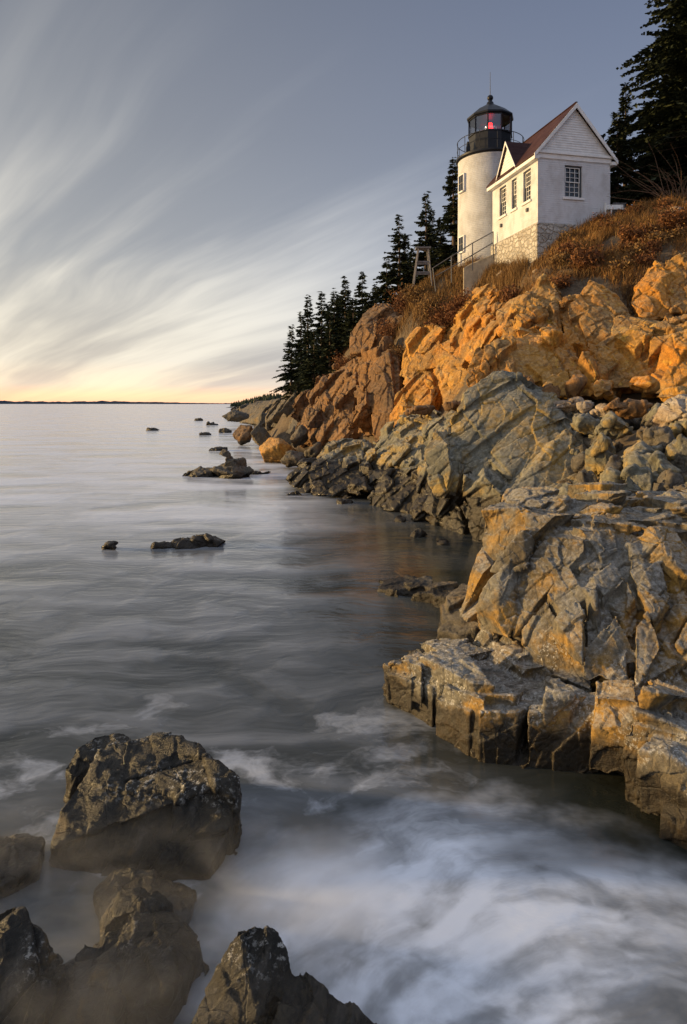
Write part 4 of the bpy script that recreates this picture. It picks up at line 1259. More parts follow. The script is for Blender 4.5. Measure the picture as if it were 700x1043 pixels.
def siding(mb, x0, x1, z0, zt, half, yf, n, axis='x', face=-1):
    """lapped boards filling a triangle (base x0..x1 at z0, apex zt) on the plane axis"""
    xm = (x0 + x1) / 2
    for k in range(n):
        a = z0 + (zt - z0) * k / n
        b2 = z0 + (zt - z0) * (k + 1) / n
        def hw(z): return max(0.02, (x1 - x0) / 2 * (zt - z) / (zt - z0))
        h0, h1_ = hw(a), hw(b2)
        lo, hi = 0.035, 0.012
        pts = [(xm - h0, -lo, a), (xm + h0, -lo, a), (xm + h1_, -hi, b2), (xm - h1_, -hi, b2)]
        bk = [(xm - h0, 0.03, a), (xm + h0, 0.03, a), (xm + h1_, 0.03, b2), (xm - h1_, 0.03, b2)]
        def tr_(p):
            return Vector((p[0], yf + p[1], p[2])) if axis == 'x' else Vector((yf + p[1], p[0], p[2]))
        A = [mb.bm.verts.new(tr_(p)) for p in pts]
        B2 = [mb.bm.verts.new(tr_(p)) for p in bk]
        mb.bm.faces.new(A)
        mb.bm.faces.new(B2[::-1])
        for i in range(4): mb.bm.faces.new((A[i], B2[i], B2[(i + 1) % 4], A[(i + 1) % 4]))


gab = MB()
siding(gab, 0.0, HW, ze + 0.12, zr - 0.10, 0, 0.0, 19, 'x')
gab.build('gable_siding', M_TRIM, house)
gab = MB().poly_prism([(0.03, HL - 0.1, ze), (HW - 0.03, HL - 0.1, ze), (HW / 2, HL - 0.1, zr - 0.12)], (0, 0.1, 0))
gab.build('rear_gable', M_TRIM, house)
# roof slabs (eave overhang e, gable overhang o)
e_, o_, th = 0.30, 0.22, 0.09
xm = HW / 2
sl = (zr - ze) / xm
roof = MB()
zl = ze - sl * e_ + 0.30
roof.poly_prism([(-e_, -o_, zl), (xm, -o_, zr + 0.12), (xm, -o_, zr + 0.12 - th * 1.3), (-e_, -o_, zl - th)], (0, HL + 2 * o_, 0))
roof.poly_prism([(HW + e_, -o_, zl), (xm + 0.002, -o_, zr + 0.118), (xm + 0.002, -o_, zr + 0.12 - th * 1.3), (HW + e_, -o_, zl - th)], (0, HL + 2 * o_, 0))
rf = roof.build('roof', M_ROOF, house)
MB().box(xm - 0.07, xm + 0.07, -o_ - 0.01, HL + o_ + 0.01, zr + 0.105, zr + 0.15).build('ridge_cap', M_ROOF, rf, bevel=0.02)
# rake boards on the gable, cornice returns and frieze
rk = MB()
for sgn in (-1, 1):
    xe = -e_ - 0.01 if sgn < 0 else HW + e_ + 0.01
    rk.poly_prism([(xe, -o_ - 0.03, zl - th - 0.16), (xm, -o_ - 0.03, zr + 0.12 - th - 0.20), (xm, -o_ - 0.03, zr + 0.11 - th * 0.3), (xe, -o_ - 0.03, zl - th * 0.4)], (0, 0.05, 0))
rk.build('rake_board', M_TRIM, house)
# eave cornice, gable moulding
MB().box(-e_ + 0.02, -0.003, -o_ + 0.03, HL + o_ - 0.03, zl - th - 0.20, zl - th - 0.02).box(-0.12, -0.004, -0.06, HL, ze - 0.30, ze - 0.155 + 0.0).build('eave_cornice', M_TRIM, house, bevel=0.012)
MB().box(HW + 0.003, HW + e_ - 0.02, -o_ + 0.03, HL + o_ - 0.03, zl - th - 0.20, zl - th - 0.02).build('eave_cornice', M_TRIM, house, bevel=0.012)
MB().box(-0.12, HW + 0.12, -0.14, -0.003, ze - 0.02, ze + 0.11).box(-0.05, HW + 0.05, -0.055, -0.004, ze - 0.26, ze - 0.023).build('gable_moulding', M_TRIM, house, bevel=0.012)
# facade cross gable
g0, g1 = 1.88, 4.26
gm = (g0 + g1) / 2
gz, ga = zl - 0.02, 18.48 - Z0
cg = MB()
siding(cg, g0 + 0.1, g1 - 0.1, gz, ga - 0.14, 0, -0.12, 11, 'y')
cgo = cg.build('cross_gable', M_TRIM, house)
rr = MB()
dep = 1.9
for sgn in (-1, 1):
    ye = gm + sgn * ((g1 - g0) / 2 + 0.12)
    sl2 = (ga - gz) / ((g1 - g0) / 2)
    zb = gz - 0.12 * sl2
    rr.poly_prism([(-0.27, ye, zb), (-0.27, gm + sgn * 0.002, ga), (-0.27, gm + sgn * 0.002, ga - 0.10), (-0.27, ye, zb - 0.08)], (dep, 0, 0))
rr.build('cross_gable_roof', M_ROOF, house)
tr2 = MB()
for sgn in (-1, 1):
    ye = gm + sgn * ((g1 - g0) / 2 + 0.13)
    zb = gz - 0.13 * sl2
    tr2.poly_prism([(-0.30, ye, zb - 0.11), (-0.30, gm, ga - 0.16), (-0.30, gm, ga + 0.005), (-0.30, ye, zb)], (0.028, 0, 0))
tr2.build('cross_gable_trim', M_TRIM, house)


def window(parent, c, wdt, z0, z1, axis, cols, rows, depth=0.20, inward=1):
    """casing set back in the opening; axis 'x' = wall along x facing -y, 'y' = wall along y facing -x"""
    def bx(mb, a0, a1, d0, d1, zz0, zz1):
        if axis == 'x': mb.box(a0, a1, d0, d1, zz0, zz1)
        else: mb.box(d0, d1, a0, a1, zz0, zz1)
        return mb
    a0, a1 = c - wdt / 2, c + wdt / 2
    f = MB()
    t = 0.075
    d0, d1 = depth - 0.10, depth + 0.03
    bx(f, a0 + 0.002, a0 + t, d0, d1, z0 + 0.002, z1 - 0.002)
    bx(f, a1 - t, a1 - 0.002, d0, d1, z0 + 0.002, z1 - 0.002)
    bx(f, a0 + t, a1 - t, d0, d1, z1 - t, z1 - 0.002)
    bx(f, a0 + t, a1 - t, d0, d1, z0 + 0.002, z0 + 0.06)
    fr = f.build('window', M_FRAME, parent)
    s = MB()
    zm = (z0 + z1) / 2
    for (s0, s1, dd) in ((z0 + 0.06, zm + 0.025, 0.0), (zm - 0.025, z1 - t, -0.04)):
        e0, e1 = a0 + t, a1 - t
        k0, k1 = depth - 0.055 + dd, depth - 0.018 + dd
        w_ = 0.045
        bx(s, e0 + 0.001, e0 + w_, k0, k1, s0, s1)
        bx(s, e1 - w_, e1 - 0.001, k0, k1, s0, s1)
        bx(s, e0 + w_, e1 - w_, k0, k1, s0, s0 + w_)
        bx(s, e0 + w_, e1 - w_, k0, k1, s1 - w_, s1)
        m_ = 0.026
        for i in range(1, cols):
            q = e0 + (e1 - e0) * i / cols
            bx(s, q - m_ / 2, q + m_ / 2, k0 + 0.004, k1 - 0.004, s0 + w_, s1 - w_)
        for j in range(1, rows):
            q = s0 + (s1 - s0) * j / rows
            bx(s, e0 + w_, e1 - w_, k0 + 0.006, k1 - 0.006, q - m_ / 2, q + m_ / 2)
    s.build('sash', M_SASH, fr)
    p = MB()
    bx(p, a0 + t, a1 - t, depth - 0.012, depth - 0.006, z0 + 0.06, z1 - t)
    p.build('pane', M_GLASS, fr)
    q = MB()
    bx(q, a0 - 0.10, a1 + 0.10, -0.09, depth - 0.101, z0 - 0.12, z0 + 0.001)
    q.build('sill', M_TRIM, fr, bevel=0.01)
    return fr


window(house, (gw[0] + gw[1]) / 2, gw[1] - gw[0], wz0, wz1, 'x', 3, 3)
for (a_, b_), nc in zip(sw_, (3, 2, 3)):
    window(house, (a_ + b_) / 2, b_ - a_, wz0, wz1, 'y', nc, 3)
for yy, zz_ in ((1.05, 14.05), (4.1, 14.0)):
    MB().box(-0.10, -0.002, yy - 0.09, yy + 0.09, zz_ - Z0, zz_ - Z0 + 0.2).build('wall_vent', M_IRON, house, bevel=0.02)
# white pipe at the right corner of the gable wall
post = MB().tube((0, 0, 0), (0, 0, 1.5), 0.05).tube((0, 0, 1.5), (0, 0, 1.54), 0.06)
po = post.build('pipe_post', M_TRIM, None, smooth=True)
po.location = (hx0 + 3.72 * 0.975 + 0.05, hy0 + 3.72 * 0.224 - 0.25, 12.85)
tag(po, 'thin white pipe standing against the right corner of the gable wall', 'post')

# ------------------------------------------------------------------ lighthouse
TX, TY, TZ = (499.5 - CX) / F * 43.0, 43.0, 11.9
tower = empty('lighthouse', (TX, TY, TZ))
tag(tower, 'round white lighthouse tower with black gallery and lit red lantern', 'lighthouse')
zd = 19.2 - TZ
MB().lathe([(2.06, 0), (2.02, 1.0), (1.98, zd - 0.5), (1.98, zd - 0.25), (2.0, zd - 0.14)], 96).build('tower_shaft', M_TOWER, tower, smooth=True)
dk = MB().lathe([(1.99, zd - 0.15), (2.10, zd - 0.08), (2.13, zd - 0.05), (2.13, zd + 0.06), (1.2, zd + 0.07)], 64)
dk.build('gallery_deck', M_BLACK, tower, smooth=True)
NS = 10
ph = R(-90) + math.pi / NS
zs_, zv, zt_ = 20.68 - TZ, 21.76 - TZ, 22.72 - TZ
rl = 1.33
MB().lathe([(rl, zd + 0.071), (rl, zs_ - 0.08), (rl + 0.06, zs_ - 0.06), (rl + 0.06, zs_), (rl - 0.15, zs_)], NS, ph).build('lantern_wall', M_BLACK, tower)
MB().lathe([(rl + 0.10, zv - 0.06), (rl + 0.13, zv - 0.02), (rl + 0.13, zv + 0.07), (0.95, zv + 0.50), (0.45, zv + 0.80), (0.24, zt_ - 0.02), (0.20, zt_ + 0.12), (0.0, zt_ + 0.14)], NS, ph).build('lantern_roof', M_BLACK, tower)
MB().lathe([(rl - 0.02, zv - 0.12), (rl + 0.03, zv - 0.12), (rl + 0.03, zv - 0.061), (rl - 0.02, zv - 0.061)], NS, ph, close=False).build('lantern_eave', M_BLACK, tower)
MB().tube((0, 0, zt_ + 0.10), (0, 0, zt_ + 0.28), 0.13, 0.11, 16).sphere((0, 0, zt_ + 0.40), 0.19).build('ventilator_ball', M_BLACK, tower, smooth=True)
MB().tube((0, 0, zt_ + 0.55), (0, 0, 24.75 - TZ), 0.022, 0.012, 8).build('lightning_rod', M_IRON, tower)
for k in range(NS):
    q = ph + 2 * math.pi * k / NS
    c_, s_ = math.cos(q) * rl, math.sin(q) * rl
    MB().box(c_ - 0.035, c_ + 0.035, s_ - 0.035, s_ + 0.035, zs_ + 0.001, zv - 0.121).build('mullion', M_BLACK, tower)
    q2 = ph + 2 * math.pi * (k + 1) / NS
    a_, b_ = Vector((math.cos(q) * rl * 0.985, math.sin(q) * rl * 0.985, zs_)), Vector((math.cos(q2) * rl * 0.985, math.sin(q2) * rl * 0.985, zs_))
    dd = (b_ - a_) * 0.035
    me = np_mesh('glass_pane', [a_ + dd, b_ - dd, b_ - dd + Vector((0, 0, zv - 0.12 - zs_)), a_ + dd + Vector((0, 0, zv - 0.12 - zs_))], [(0, 1, 2, 3)])
    link('glass_pane', me, M_LGLASS, tower)
rail = MB().ring(2.04, zd + 1.12, 0.022).ring(2.04, zd + 0.62, 0.016)
for k in range(12):
    q = 2 * math.pi * k / 12
    rail.tube((2.04 * math.cos(q), 2.04 * math.sin(q), zd + 0.02), (2.04 * math.cos(q), 2.04 * math.sin(q), zd + 1.12), 0.02, n=8)
rail.build('gallery_railing', M_BLACK, tower, smooth=True)
lz = zs_ + 0.28
lamp = MB().lathe([(0.0, lz - 0.5), (0.30, lz - 0.5), (0.30, lz - 0.42), (0.10, lz - 0.38), (0.10, lz)], 24).build('lamp_pedestal', M_BLACK, tower, smooth=True)
MB().lathe([(0.09, lz - 0.1), (0.15, lz - 0.06), (0.15, lz + 0.16), (0.19, lz + 0.26), (0.14, lz + 0.38), (0.12, lz + 0.58), (0.0, lz + 0.62)], 20).build('red_lamp', M_LAMP, tower, smooth=True)
MB().lathe([(0.30, lz - 0.05), (0.40, lz + 0.1), (0.42, lz + 0.3), (0.38, lz + 0.36), (0.36, lz + 0.30), (0.34, lz + 0.1)], 24, close=False).build('lens_ring', M_LGLASS, tower, smooth=True)
sb = MB().box(0.28, 0.86, 0.50, 0.62, zs_ + 0.25, zs_ + 0.95).build('lens_screen', M_LENS, tower, bevel=0.05)
# small lamp housing on the gallery, left
MB().box(-1.62, -1.38, -0.75, -0.5, zd + 0.072, zd + 0.62).tube((-1.5, -0.62, zd + 0.62), (-1.5, -0.62, zd + 0.95), 0.12, 0.07, 12).build('gallery_beacon', M_BLACK, tower, bevel=0.015)
# tower windows facing the sea, left
for zz0, zz1 in ((17.02 - TZ, 18.1 - TZ), (13.3 - TZ, 14.3 - TZ)):
    az = R(-90) - R(70)
    rr_ = 2.06
    M4 = Matrix.Rotation(az + R(90), 4, 'Z')
    fr = MB()
    wd = 0.34
    fr.box(-wd, -wd + 0.06, -rr_ - 0.03, -rr_ + 0.25, zz0, zz1).box(wd - 0.06, wd, -rr_ - 0.03, -rr_ + 0.25, zz0, zz1)
    fr.box(-wd + 0.06, wd - 0.06, -rr_ - 0.03, -rr_ + 0.25, zz1 - 0.06, zz1).box(-wd + 0.06, wd - 0.06, -rr_ - 0.08, -rr_ + 0.25, zz0 - 0.05, zz0 + 0.04)
    fo_ = fr.build('window', M_TRIM, tower)
    fo_.matrix_local = M4
    MB().box(-wd + 0.06, wd - 0.06, -rr_ + 0.0, -rr_ + 0.02, zz0 + 0.04, zz1 - 0.06).build('pane', M_GLASS, fo_)
    MB().box(-0.015, 0.015, -rr_ - 0.02, -rr_ - 0.003, zz0 + 0.04, zz1 - 0.06).box(-wd + 0.06, wd - 0.06, -rr_ - 0.018, -rr_ - 0.002, (zz0 + zz1) / 2 - 0.02, (zz0 + zz1) / 2 + 0.02).build('sash', M_WOOD, fo_)

# ------------------------------------------------------------------ concrete stair wall, hand rail, timber stand, bench, board
a_, b_ = P(503, 257, 39.6), P(478, 269, 39.9)
st = MB()
st.poly_prism([(a_.x + 0.5, a_.y, a_.z + 0.12), (b_.x, b_.y, b_.z), (b_.x - 0.3, b_.y, b_.z - 0.2), (b_.x - 0.3, b_.y, b_.z - 2.2), (a_.x + 0.5, a_.y, a_.z - 2.4)], (0, 0.25, 0))
for k in range(4):
    x0_ = a_.x + 0.3 - k * 0.30
    zt0 = a_.z - 0.25 - k * 0.16
    st.box(x0_ - 0.30, x0_, a_.y + 0.252, a_.y + 1.1, zt0 - 1.4, zt0)
so = st.build('concrete_steps', M_CONC, None, bevel=0.012)
tag(so, 'plain concrete steps with a solid side wall below the tower', 'steps')
hr = empty('handrail', P(481, 268, 39.7))
tag(hr, 'grey pipe handrail climbing the concrete steps to the house', 'railing')


def rel(o, p): return Vector(p) - o.location


top_ = [P(502.5, 236, 39.6), P(481.5, 247.5, 39.65), P(460, 261, 39.8), P(441, 273, 40.2)]
low_ = [P(502.5, 247, 39.6), P(481.5, 259.5, 39.65), P(460, 272, 39.8), P(444, 281, 40.2)]
r1 = MB()
for q in (top_, low_):
    for i in range(3): r1.tube(rel(hr, q[i]), rel(hr, q[i + 1]), 0.03, n=8)
r1.build('rail', M_IRON, hr, smooth=True)
for t_, l_ in zip(top_, low_):
    MB().tube(rel(hr, t_) + Vector((0, 0, 0.02)), rel(hr, l_) - Vector((0, 0, 0.9)), 0.03, n=8).build('post', M_IRON, hr, smooth=True)

sp = P(431, 284, 43.0)
stand = empty('timber_stand', (sp.x, sp.y, sp.z - 0.1))
tag(stand, 'weathered timber stand with splayed legs on the slope below the spruces', 'stand')
hh = 1.95
for sx in (-1, 1):
    for sy in (-1, 1):
        MB().tube((sx * 0.56 - 0.05, sy * 0.45, -0.4), (sx * 0.30, sy * 0.28, hh), 0.05, 0.045, 6).build('leg', M_WOOD, stand)
MB().box(-0.46, 0.46, -0.40, 0.40, hh, hh + 0.09).build('platform', M_WOOD, stand, bevel=0.01)
for sy in (-0.27, 0.36):
    MB().box(-0.44, 0.44, sy, sy + 0.06, hh * 0.55, hh * 0.55 + 0.10).build('crossbar', M_WOOD, stand)
    MB().box(-0.50, 0.50, sy, sy + 0.06, hh * 0.22, hh * 0.22 + 0.10).build('crossbar', M_WOOD, stand)

bp = P(627, 219, 35.6)
bench = empty('garden_bench', (bp.x, bp.y, h1(bp.x, bp.y) - 0.02))
tag(bench, 'small white bench in the grass at the right of the house', 'bench')
MB().box(-0.5, 0.5, -0.2, 0.2, 0.36, 0.42).build('seat', M_TRIM, bench, bevel=0.01)
MB().box(-0.5, 0.5, 0.20, 0.24, 0.48, 0.72).build('backrest', M_TRIM, bench, bevel=0.01)
for sx in (-0.27, 0.42):
    MB().box(sx - 0.03, sx + 0.03, -0.18, -0.12, 0, 0.36).build('leg', M_TRIM, bench)
    MB().box(sx - 0.03, sx + 0.03, 0.14, 0.199, 0, 0.70).build('leg', M_TRIM, bench)
bp = P(631, 214, 37.0)
board = empty('notice_board', (bp.x, bp.y, h1(bp.x, bp.y) - 0.05))
tag(board, 'small dark grey notice board on two posts behind the white bench', 'sign')
MB().box(-0.32, 0.32, -0.03, 0.03, 0.75, 1.2).build('panel', M_SIGN, board, bevel=0.01)
MB().box(-0.36, 0.36, -0.04, 0.04, 1.2, 1.25).build('cap', M_WOOD, board)
for sx in (-0.25, 0.25): MB().box(sx - 0.04, sx + 0.04, 0.031, 0.10, -0.2, 1.2).build('post', M_WOOD, board)
# ------------------------------------------------------------------ spruces
m, g, b = material('spruce_needles')
pos = g.new('ShaderNodeNewGeometry').outputs['Position']
col = g.mix(g.mapr(g.noise(pos, 1.4, 5, 0.7), 0.35, 0.65), (0.020, 0.030, 0.018), (0.065, 0.075, 0.034))
g.link(col, b.inputs['Base Color'])
b.inputs['Roughness'].default_value = 0.7
b.inputs['Specular IOR Level'].default_value = 0.2
M_NEEDLE = m
M_BARK = simple('spruce_bark', (0.10, 0.07, 0.05), 0.9, var=0.3, vscale=8, bump=0.01)
M_TWIG = simple('dry_twig', (0.16, 0.09, 0.05), 0.9, var=0.3)


def spruce(base, height, radius, seed, name='spruce_tree', label=None, group=None, bare=0.12, dens=1.0, needle=0.16, lean=(0, 0), gaps=0.15, power=0.85, whorl=0.42):
    rng = np.random.default_rng(seed)
    root = empty(name, base)
    tag(root, label, 'tree', group)
    tk = MB()
    r0 = 0.018 * height + 0.04
    n_ = 6
    prev = Vector((0, 0, -0.6))
    pr = r0
    for k in range(1, n_ + 1):
        t = k / n_
        cur = Vector((lean[0] * t * height + rng.normal(0, 0.004 * height), lean[1] * t * height, height * t * 0.985))
        tk.tube(prev, cur, pr, r0 * (1 - t) + 0.008, 7)
        prev, pr = cur, r0 * (1 - t) + 0.008
    V, Tn = [], []
    z = bare * height
    boughs = []
    side = rng.uniform(0.72, 1.2, 12)
    while z < height * 0.985:
        t = z / height
        L = radius * (1 - t) ** power + 0.07
        if t < bare + 0.12: L *= 0.6 + 0.4 * (t - bare) / 0.12
        nb = int(rng.integers(4, 8))
        for k in range(nb):
            if rng.random() < gaps: continue
            a = rng.uniform(0, 6.283)
            Lk = L * side[int(a / 6.283 * 12) % 12] * rng.uniform(0.45, 1.18)
            boughs.append((z + rng.normal(0, whorl * 0.4), a, Lk, t))
        z += whorl * (0.35 + 0.35 * (1 - t)) * rng.uniform(0.6, 1.4)
    tk_limit = 0
    for (z, a, L, t) in boughs:
        d = np.array([math.cos(a), math.sin(a)])
        up = 0.35 * (t - 0.35)
        droop = (0.34 * (1 - t) + 0.05) * rng.uniform(0.5, 1.5)
        o = np.array([lean[0] * z, lean[1] * z])
        ns = max(3, int(L / (needle * 0.42) * dens))
        s = np.linspace(0.10, 1.0, ns) + rng.normal(0, 0.02, ns)
        for sk in s:
            cx_ = o + d * L * sk
            zc_ = z + up * L * sk - droop * L * sk ** 2 + 0.10 * L * max(0, sk - 0.7)
            wdt = needle * (1.5 - 0.9 * sk) * (1 + 0.55 * L * (1 - sk) * 0.6)
            for sg in (-1, 1):
                nrep = 2 if L * (1 - sk) > 0.5 else 1
                for _ in range(nrep):
                    ang = a + sg * rng.uniform(0.35, 1.25)
                    e = np.array([math.cos(ang), math.sin(ang)]) * wdt * rng.uniform(0.8, 1.9)
                    dz = rng.normal(-0.12, 0.10) * wdt * 2.2
                    p = np.array([cx_[0], cx_[1], zc_])
                    q = np.array([cx_[0] + e[0], cx_[1] + e[1], zc_ + dz])
                    ax = np.array([-e[1], e[0]]) / (np.linalg.norm(e) + 1e-6) * needle * 0.34
                    mid = (p + q) / 2
                    i = len(V)
                    tw = rng.normal(0, 0.5) * needle * 0.35
                    V += [p, mid + [ax[0], ax[1], tw], q, mid - [ax[0], ax[1], tw + needle * 0.2]]
                    Tn += [(i, i + 1, i + 2), (i, i + 2, i + 3)]
        if L > 0.5 and tk_limit < 90:
            tk_limit += 1
            e1 = Vector((o[0] + d[0] * L * 0.8, o[1] + d[1] * L * 0.8, z + up * L * 0.8 - droop * L * 0.64))
            tk.tube((o[0], o[1], z), e1, 0.012 + 0.008 * L, 0.006, 4)
    tk.build('trunk', M_BARK, root)
    link('crown', np_mesh('crown', V, Tn), M_NEEDLE, root)
    return root


def place_spruce(px, py_top, Y, rad_px, seed, label, group, **kw):
    x_ = (px - CX) / F * Y
    zb = h1(x_, Y) - 0.15
    zt2 = CAMZ - (py_top - CY) / F * Y
    return spruce((x_, Y, zb), zt2 - zb, rad_px / F * Y, seed, label=label, group=group, **kw)


G1 = 'dark spruces along the cliff top'
for k, (px, pt, Y, rp, lab, kw) in enumerate([
        (297, 331, 66, 13, 'leftmost spruce with a bare lower trunk against the sunset', dict(bare=0.30, gaps=0.3)),
        (304, 345, 68, 11, 'short spruce just behind the leftmost one', dict(bare=0.25, gaps=0.3)),
        (314, 302, 63, 14, 'tall thin topped spruce, second from the left end of the row', dict(gaps=0.22)),
        (328, 297, 61, 14, 'full spruce third from the left end of the row', dict(gaps=0.15)),
        (341, 296, 60, 13, 'narrow spruce in the middle of the cliff top row', dict(gaps=0.2)),
        (352, 283, 59, 15, 'tallest spruce of the left row, pointed top', dict(gaps=0.15)),
        (369, 278, 58, 12, 'slim spruce at the uphill end of the left row', dict(gaps=0.2)),
        (383, 290, 60, 14, 'low dense spruce filling the gap before the big open trees', dict(gaps=0.1)),
        (336, 318, 58, 12, 'short spruce in front of the middle of the row', dict(gaps=0.1)),
        (360, 305, 57, 13, 'short broad spruce above the rock pillar', dict(gaps=0.1)),
        (320, 335, 59, 12, 'low spruce at the foot of the row by the cliff edge', dict(gaps=0.1)),
        (407, 217, 56, 22, 'tall open spruce with feathery branches left of the stand', dict(gaps=0.6, bare=0.08, whorl=0.55)),
        (394, 262, 57, 17, 'medium spruce left of the tall feathery one', dict(gaps=0.15)),
        (421, 252, 58, 16, 'medium spruce between the two tall open ones', dict(gaps=0.12)),
        (434, 194, 55, 21, 'tall open spruce directly behind the timber stand', dict(gaps=0.6, bare=0.08, whorl=0.55)),
        (449, 222, 56, 17, 'dense spruce between the stand and the tower', dict(gaps=0.1)),
        (462, 160, 53, 20, 'tall spruce half hidden behind the left side of the tower', dict(gaps=0.15)),
        (474, 185, 55, 18, 'spruce mostly hidden behind the tower', dict(gaps=0.1)),
        (307, 318, 66, 12, 'short spruce filling in between the leftmost spruce and the tall thin topped one', dict(gaps=0.15)),
        (334, 308, 63, 13, 'slightly leaning spruce tucked behind the middle of the row', dict(gaps=0.2, lean=(0.03, 0))),
        (346, 300, 63, 14, 'dark spruce just left of the tallest of the left row', dict(gaps=0.1)),
        (376, 300, 57, 13, 'short dark spruce right above the rock pillar top', dict(gaps=0.1)),
        (414, 240, 60, 18, 'dark spruce filling in behind the tall feathery one', dict(gaps=0.1)),
        (440, 215, 60, 17, 'dark spruce right behind the timber stand and its tall neighbour', dict(gaps=0.1))]):
    place_spruce(px, pt, Y, rp * 2.0, 500 + k, lab, G1, dens=1.25, needle=0.19, power=1.15, **{**kw, 'gaps': kw.get('gaps', 0.1) * 0.5, 'bare': kw.get('bare', 0.03) * 0.6})
G2 = 'large dark spruces right of the house'
for k, (px, pt, Y, rp, nd, lab, kw) in enumerate([
        (722, -120, 39, 122, 0.22, 'huge dark spruce cut by the right edge with long sweeping branches', dict(gaps=0.08, whorl=0.36, dens=1.0, power=0.62)),
        (637, 84, 44, 38, 0.18, 'slender spruce with a pointed top beside the gable', dict(gaps=0.1, bare=0.03, power=0.9)),
        (662, 112, 42, 54, 0.18, 'broad dark spruce low between the slender one and the huge one', dict(gaps=0.04, bare=0.02, power=0.62)),
        (629, 116, 43, 30, 0.18, 'short spruce touching the right eave of the house', dict(gaps=0.06, bare=0.03, power=0.6)),
        (688, 84, 44, 62, 0.20, 'dense spruce filling the shade under the huge spruce', dict(gaps=0.04, bare=0.02, power=0.55)),
        (672, 140, 40, 44, 0.18, 'low bushy young spruce in front of the dark trees', dict(gaps=0.04, bare=0.02, power=0.5))]):
    place_spruce(px, pt, Y, rp, 700 + k, lab, G2, needle=nd, **kw)


# ------------------------------------------------------------------ dry grass and shrubs
def grass_material(name, c1, c2, c3):
    m, g, b = material(name)
    pos = g.new('ShaderNodeNewGeometry').outputs['Position']
    col = g.mix(g.mapr(g.noise(pos, 0.55, 4, 0.6), 0.36, 0.62), c1, c2)
    col = g.mix(g.mapr(g.noise(pos, 5.0, 3, 0.6), 0.5, 0.7), col, c3)
    g.link(col, b.inputs['Base Color'])
    b.inputs['Roughness'].default_value = 0.85
    b.inputs['Specular IOR Level'].default_value = 0.1
    return m


M_GRASS = grass_material('dry_grass', (0.27, 0.14, 0.045), (0.10, 0.055, 0.026), (0.38, 0.24, 0.09))
M_SHRUB = grass_material('russet_shrub_leaves', (0.13, 0.055, 0.028), (0.20, 0.09, 0.035), (0.10, 0.06, 0.03))
M_STRAW = grass_material('straw_shrub_leaves', (0.24, 0.14, 0.055), (0.17, 0.10, 0.04), (0.32, 0.20, 0.08))


def in_poly(x, y, poly):
    c = np.zeros(len(x), bool)
    n = len(poly)
    for i in range(n):
        x1, y1 = poly[i]
        x2, y2 = poly[(i + 1) % n]
        t = ((y1 > y) != (y2 > y)) & (x < (x2 - x1) * (y - y1) / (y2 - y1 + 1e-12) + x1)
        c ^= t
    return c


def grass(name, poly, ntuft, blades, hmin, hmax, mat, seed, label=None, width=0.022, sway=(0.15, -0.1)):
    rng = np.random.default_rng(seed)
    xs = np.array([p[0] for p in poly])
    ys = np.array([p[1] for p in poly])
    X = rng.uniform(xs.min(), xs.max(), ntuft * 4)
    Y = rng.uniform(ys.min(), ys.max(), ntuft * 4)
    m_ = in_poly(X, Y, poly)
    dn = fbm(np.stack([X, Y, X * 0], 1).astype(np.float32) * 0.8, 3, seed)
    m_ &= dn > rng.uniform(-0.55, 0.1, len(X))
    X, Y = X[m_][:ntuft], Y[m_][:ntuft]
    n = len(X)
    th = rng.uniform(hmin, hmax, n) * (1 + 0.5 * fbm(np.stack([X, Y, X * 0], 1).astype(np.float32) * 0.5, 2, seed + 3))
    BX = np.repeat(X, blades) + rng.normal(0, 0.10, n * blades)
    BY = np.repeat(Y, blades) + rng.normal(0, 0.10, n * blades)
    Hh = np.repeat(th, blades) * rng.uniform(0.5, 1.1, n * blades)
    Z = H(BX, BY) - 0.05
    a = rng.uniform(0, 6.283, n * blades)
    lean = rng.uniform(0.1, 0.65, n * blades) * Hh
    b_ = rng.uniform(0, 6.283, n * blades)
    wx, wy = np.cos(a) * width * 0.5, np.sin(a) * width * 0.5
    tx, ty = np.cos(b_) * lean + sway[0] * Hh, np.sin(b_) * lean + sway[1] * Hh
    B0 = np.stack([BX - wx, BY - wy, Z], 1)
    B1 = np.stack([BX + wx, BY + wy, Z], 1)
    M0 = np.stack([BX + tx * 0.4 - wx * 0.8, BY + ty * 0.4 - wy * 0.8, Z + Hh * 0.62], 1)
    M1 = np.stack([BX + tx * 0.4 + wx * 0.8, BY + ty * 0.4 + wy * 0.8, Z + Hh * 0.62], 1)
    Tt = np.stack([BX + tx, BY + ty, Z + Hh], 1)
    V = np.stack([B0, B1, M0, M1, Tt], 1).reshape(-1, 3)
    k = np.arange(n * blades) * 5
    F_ = np.concatenate([np.stack([k, k + 1, k + 3], 1), np.stack([k, k + 3, k + 2], 1), np.stack([k + 2, k + 3, k + 4], 1)])
    o = link(name, np_mesh(name, V, F_), mat)
    return tag(o, label, 'grass', None, 'stuff')


def PX(px, Y): return ((px - CX) / F * Y, Y)


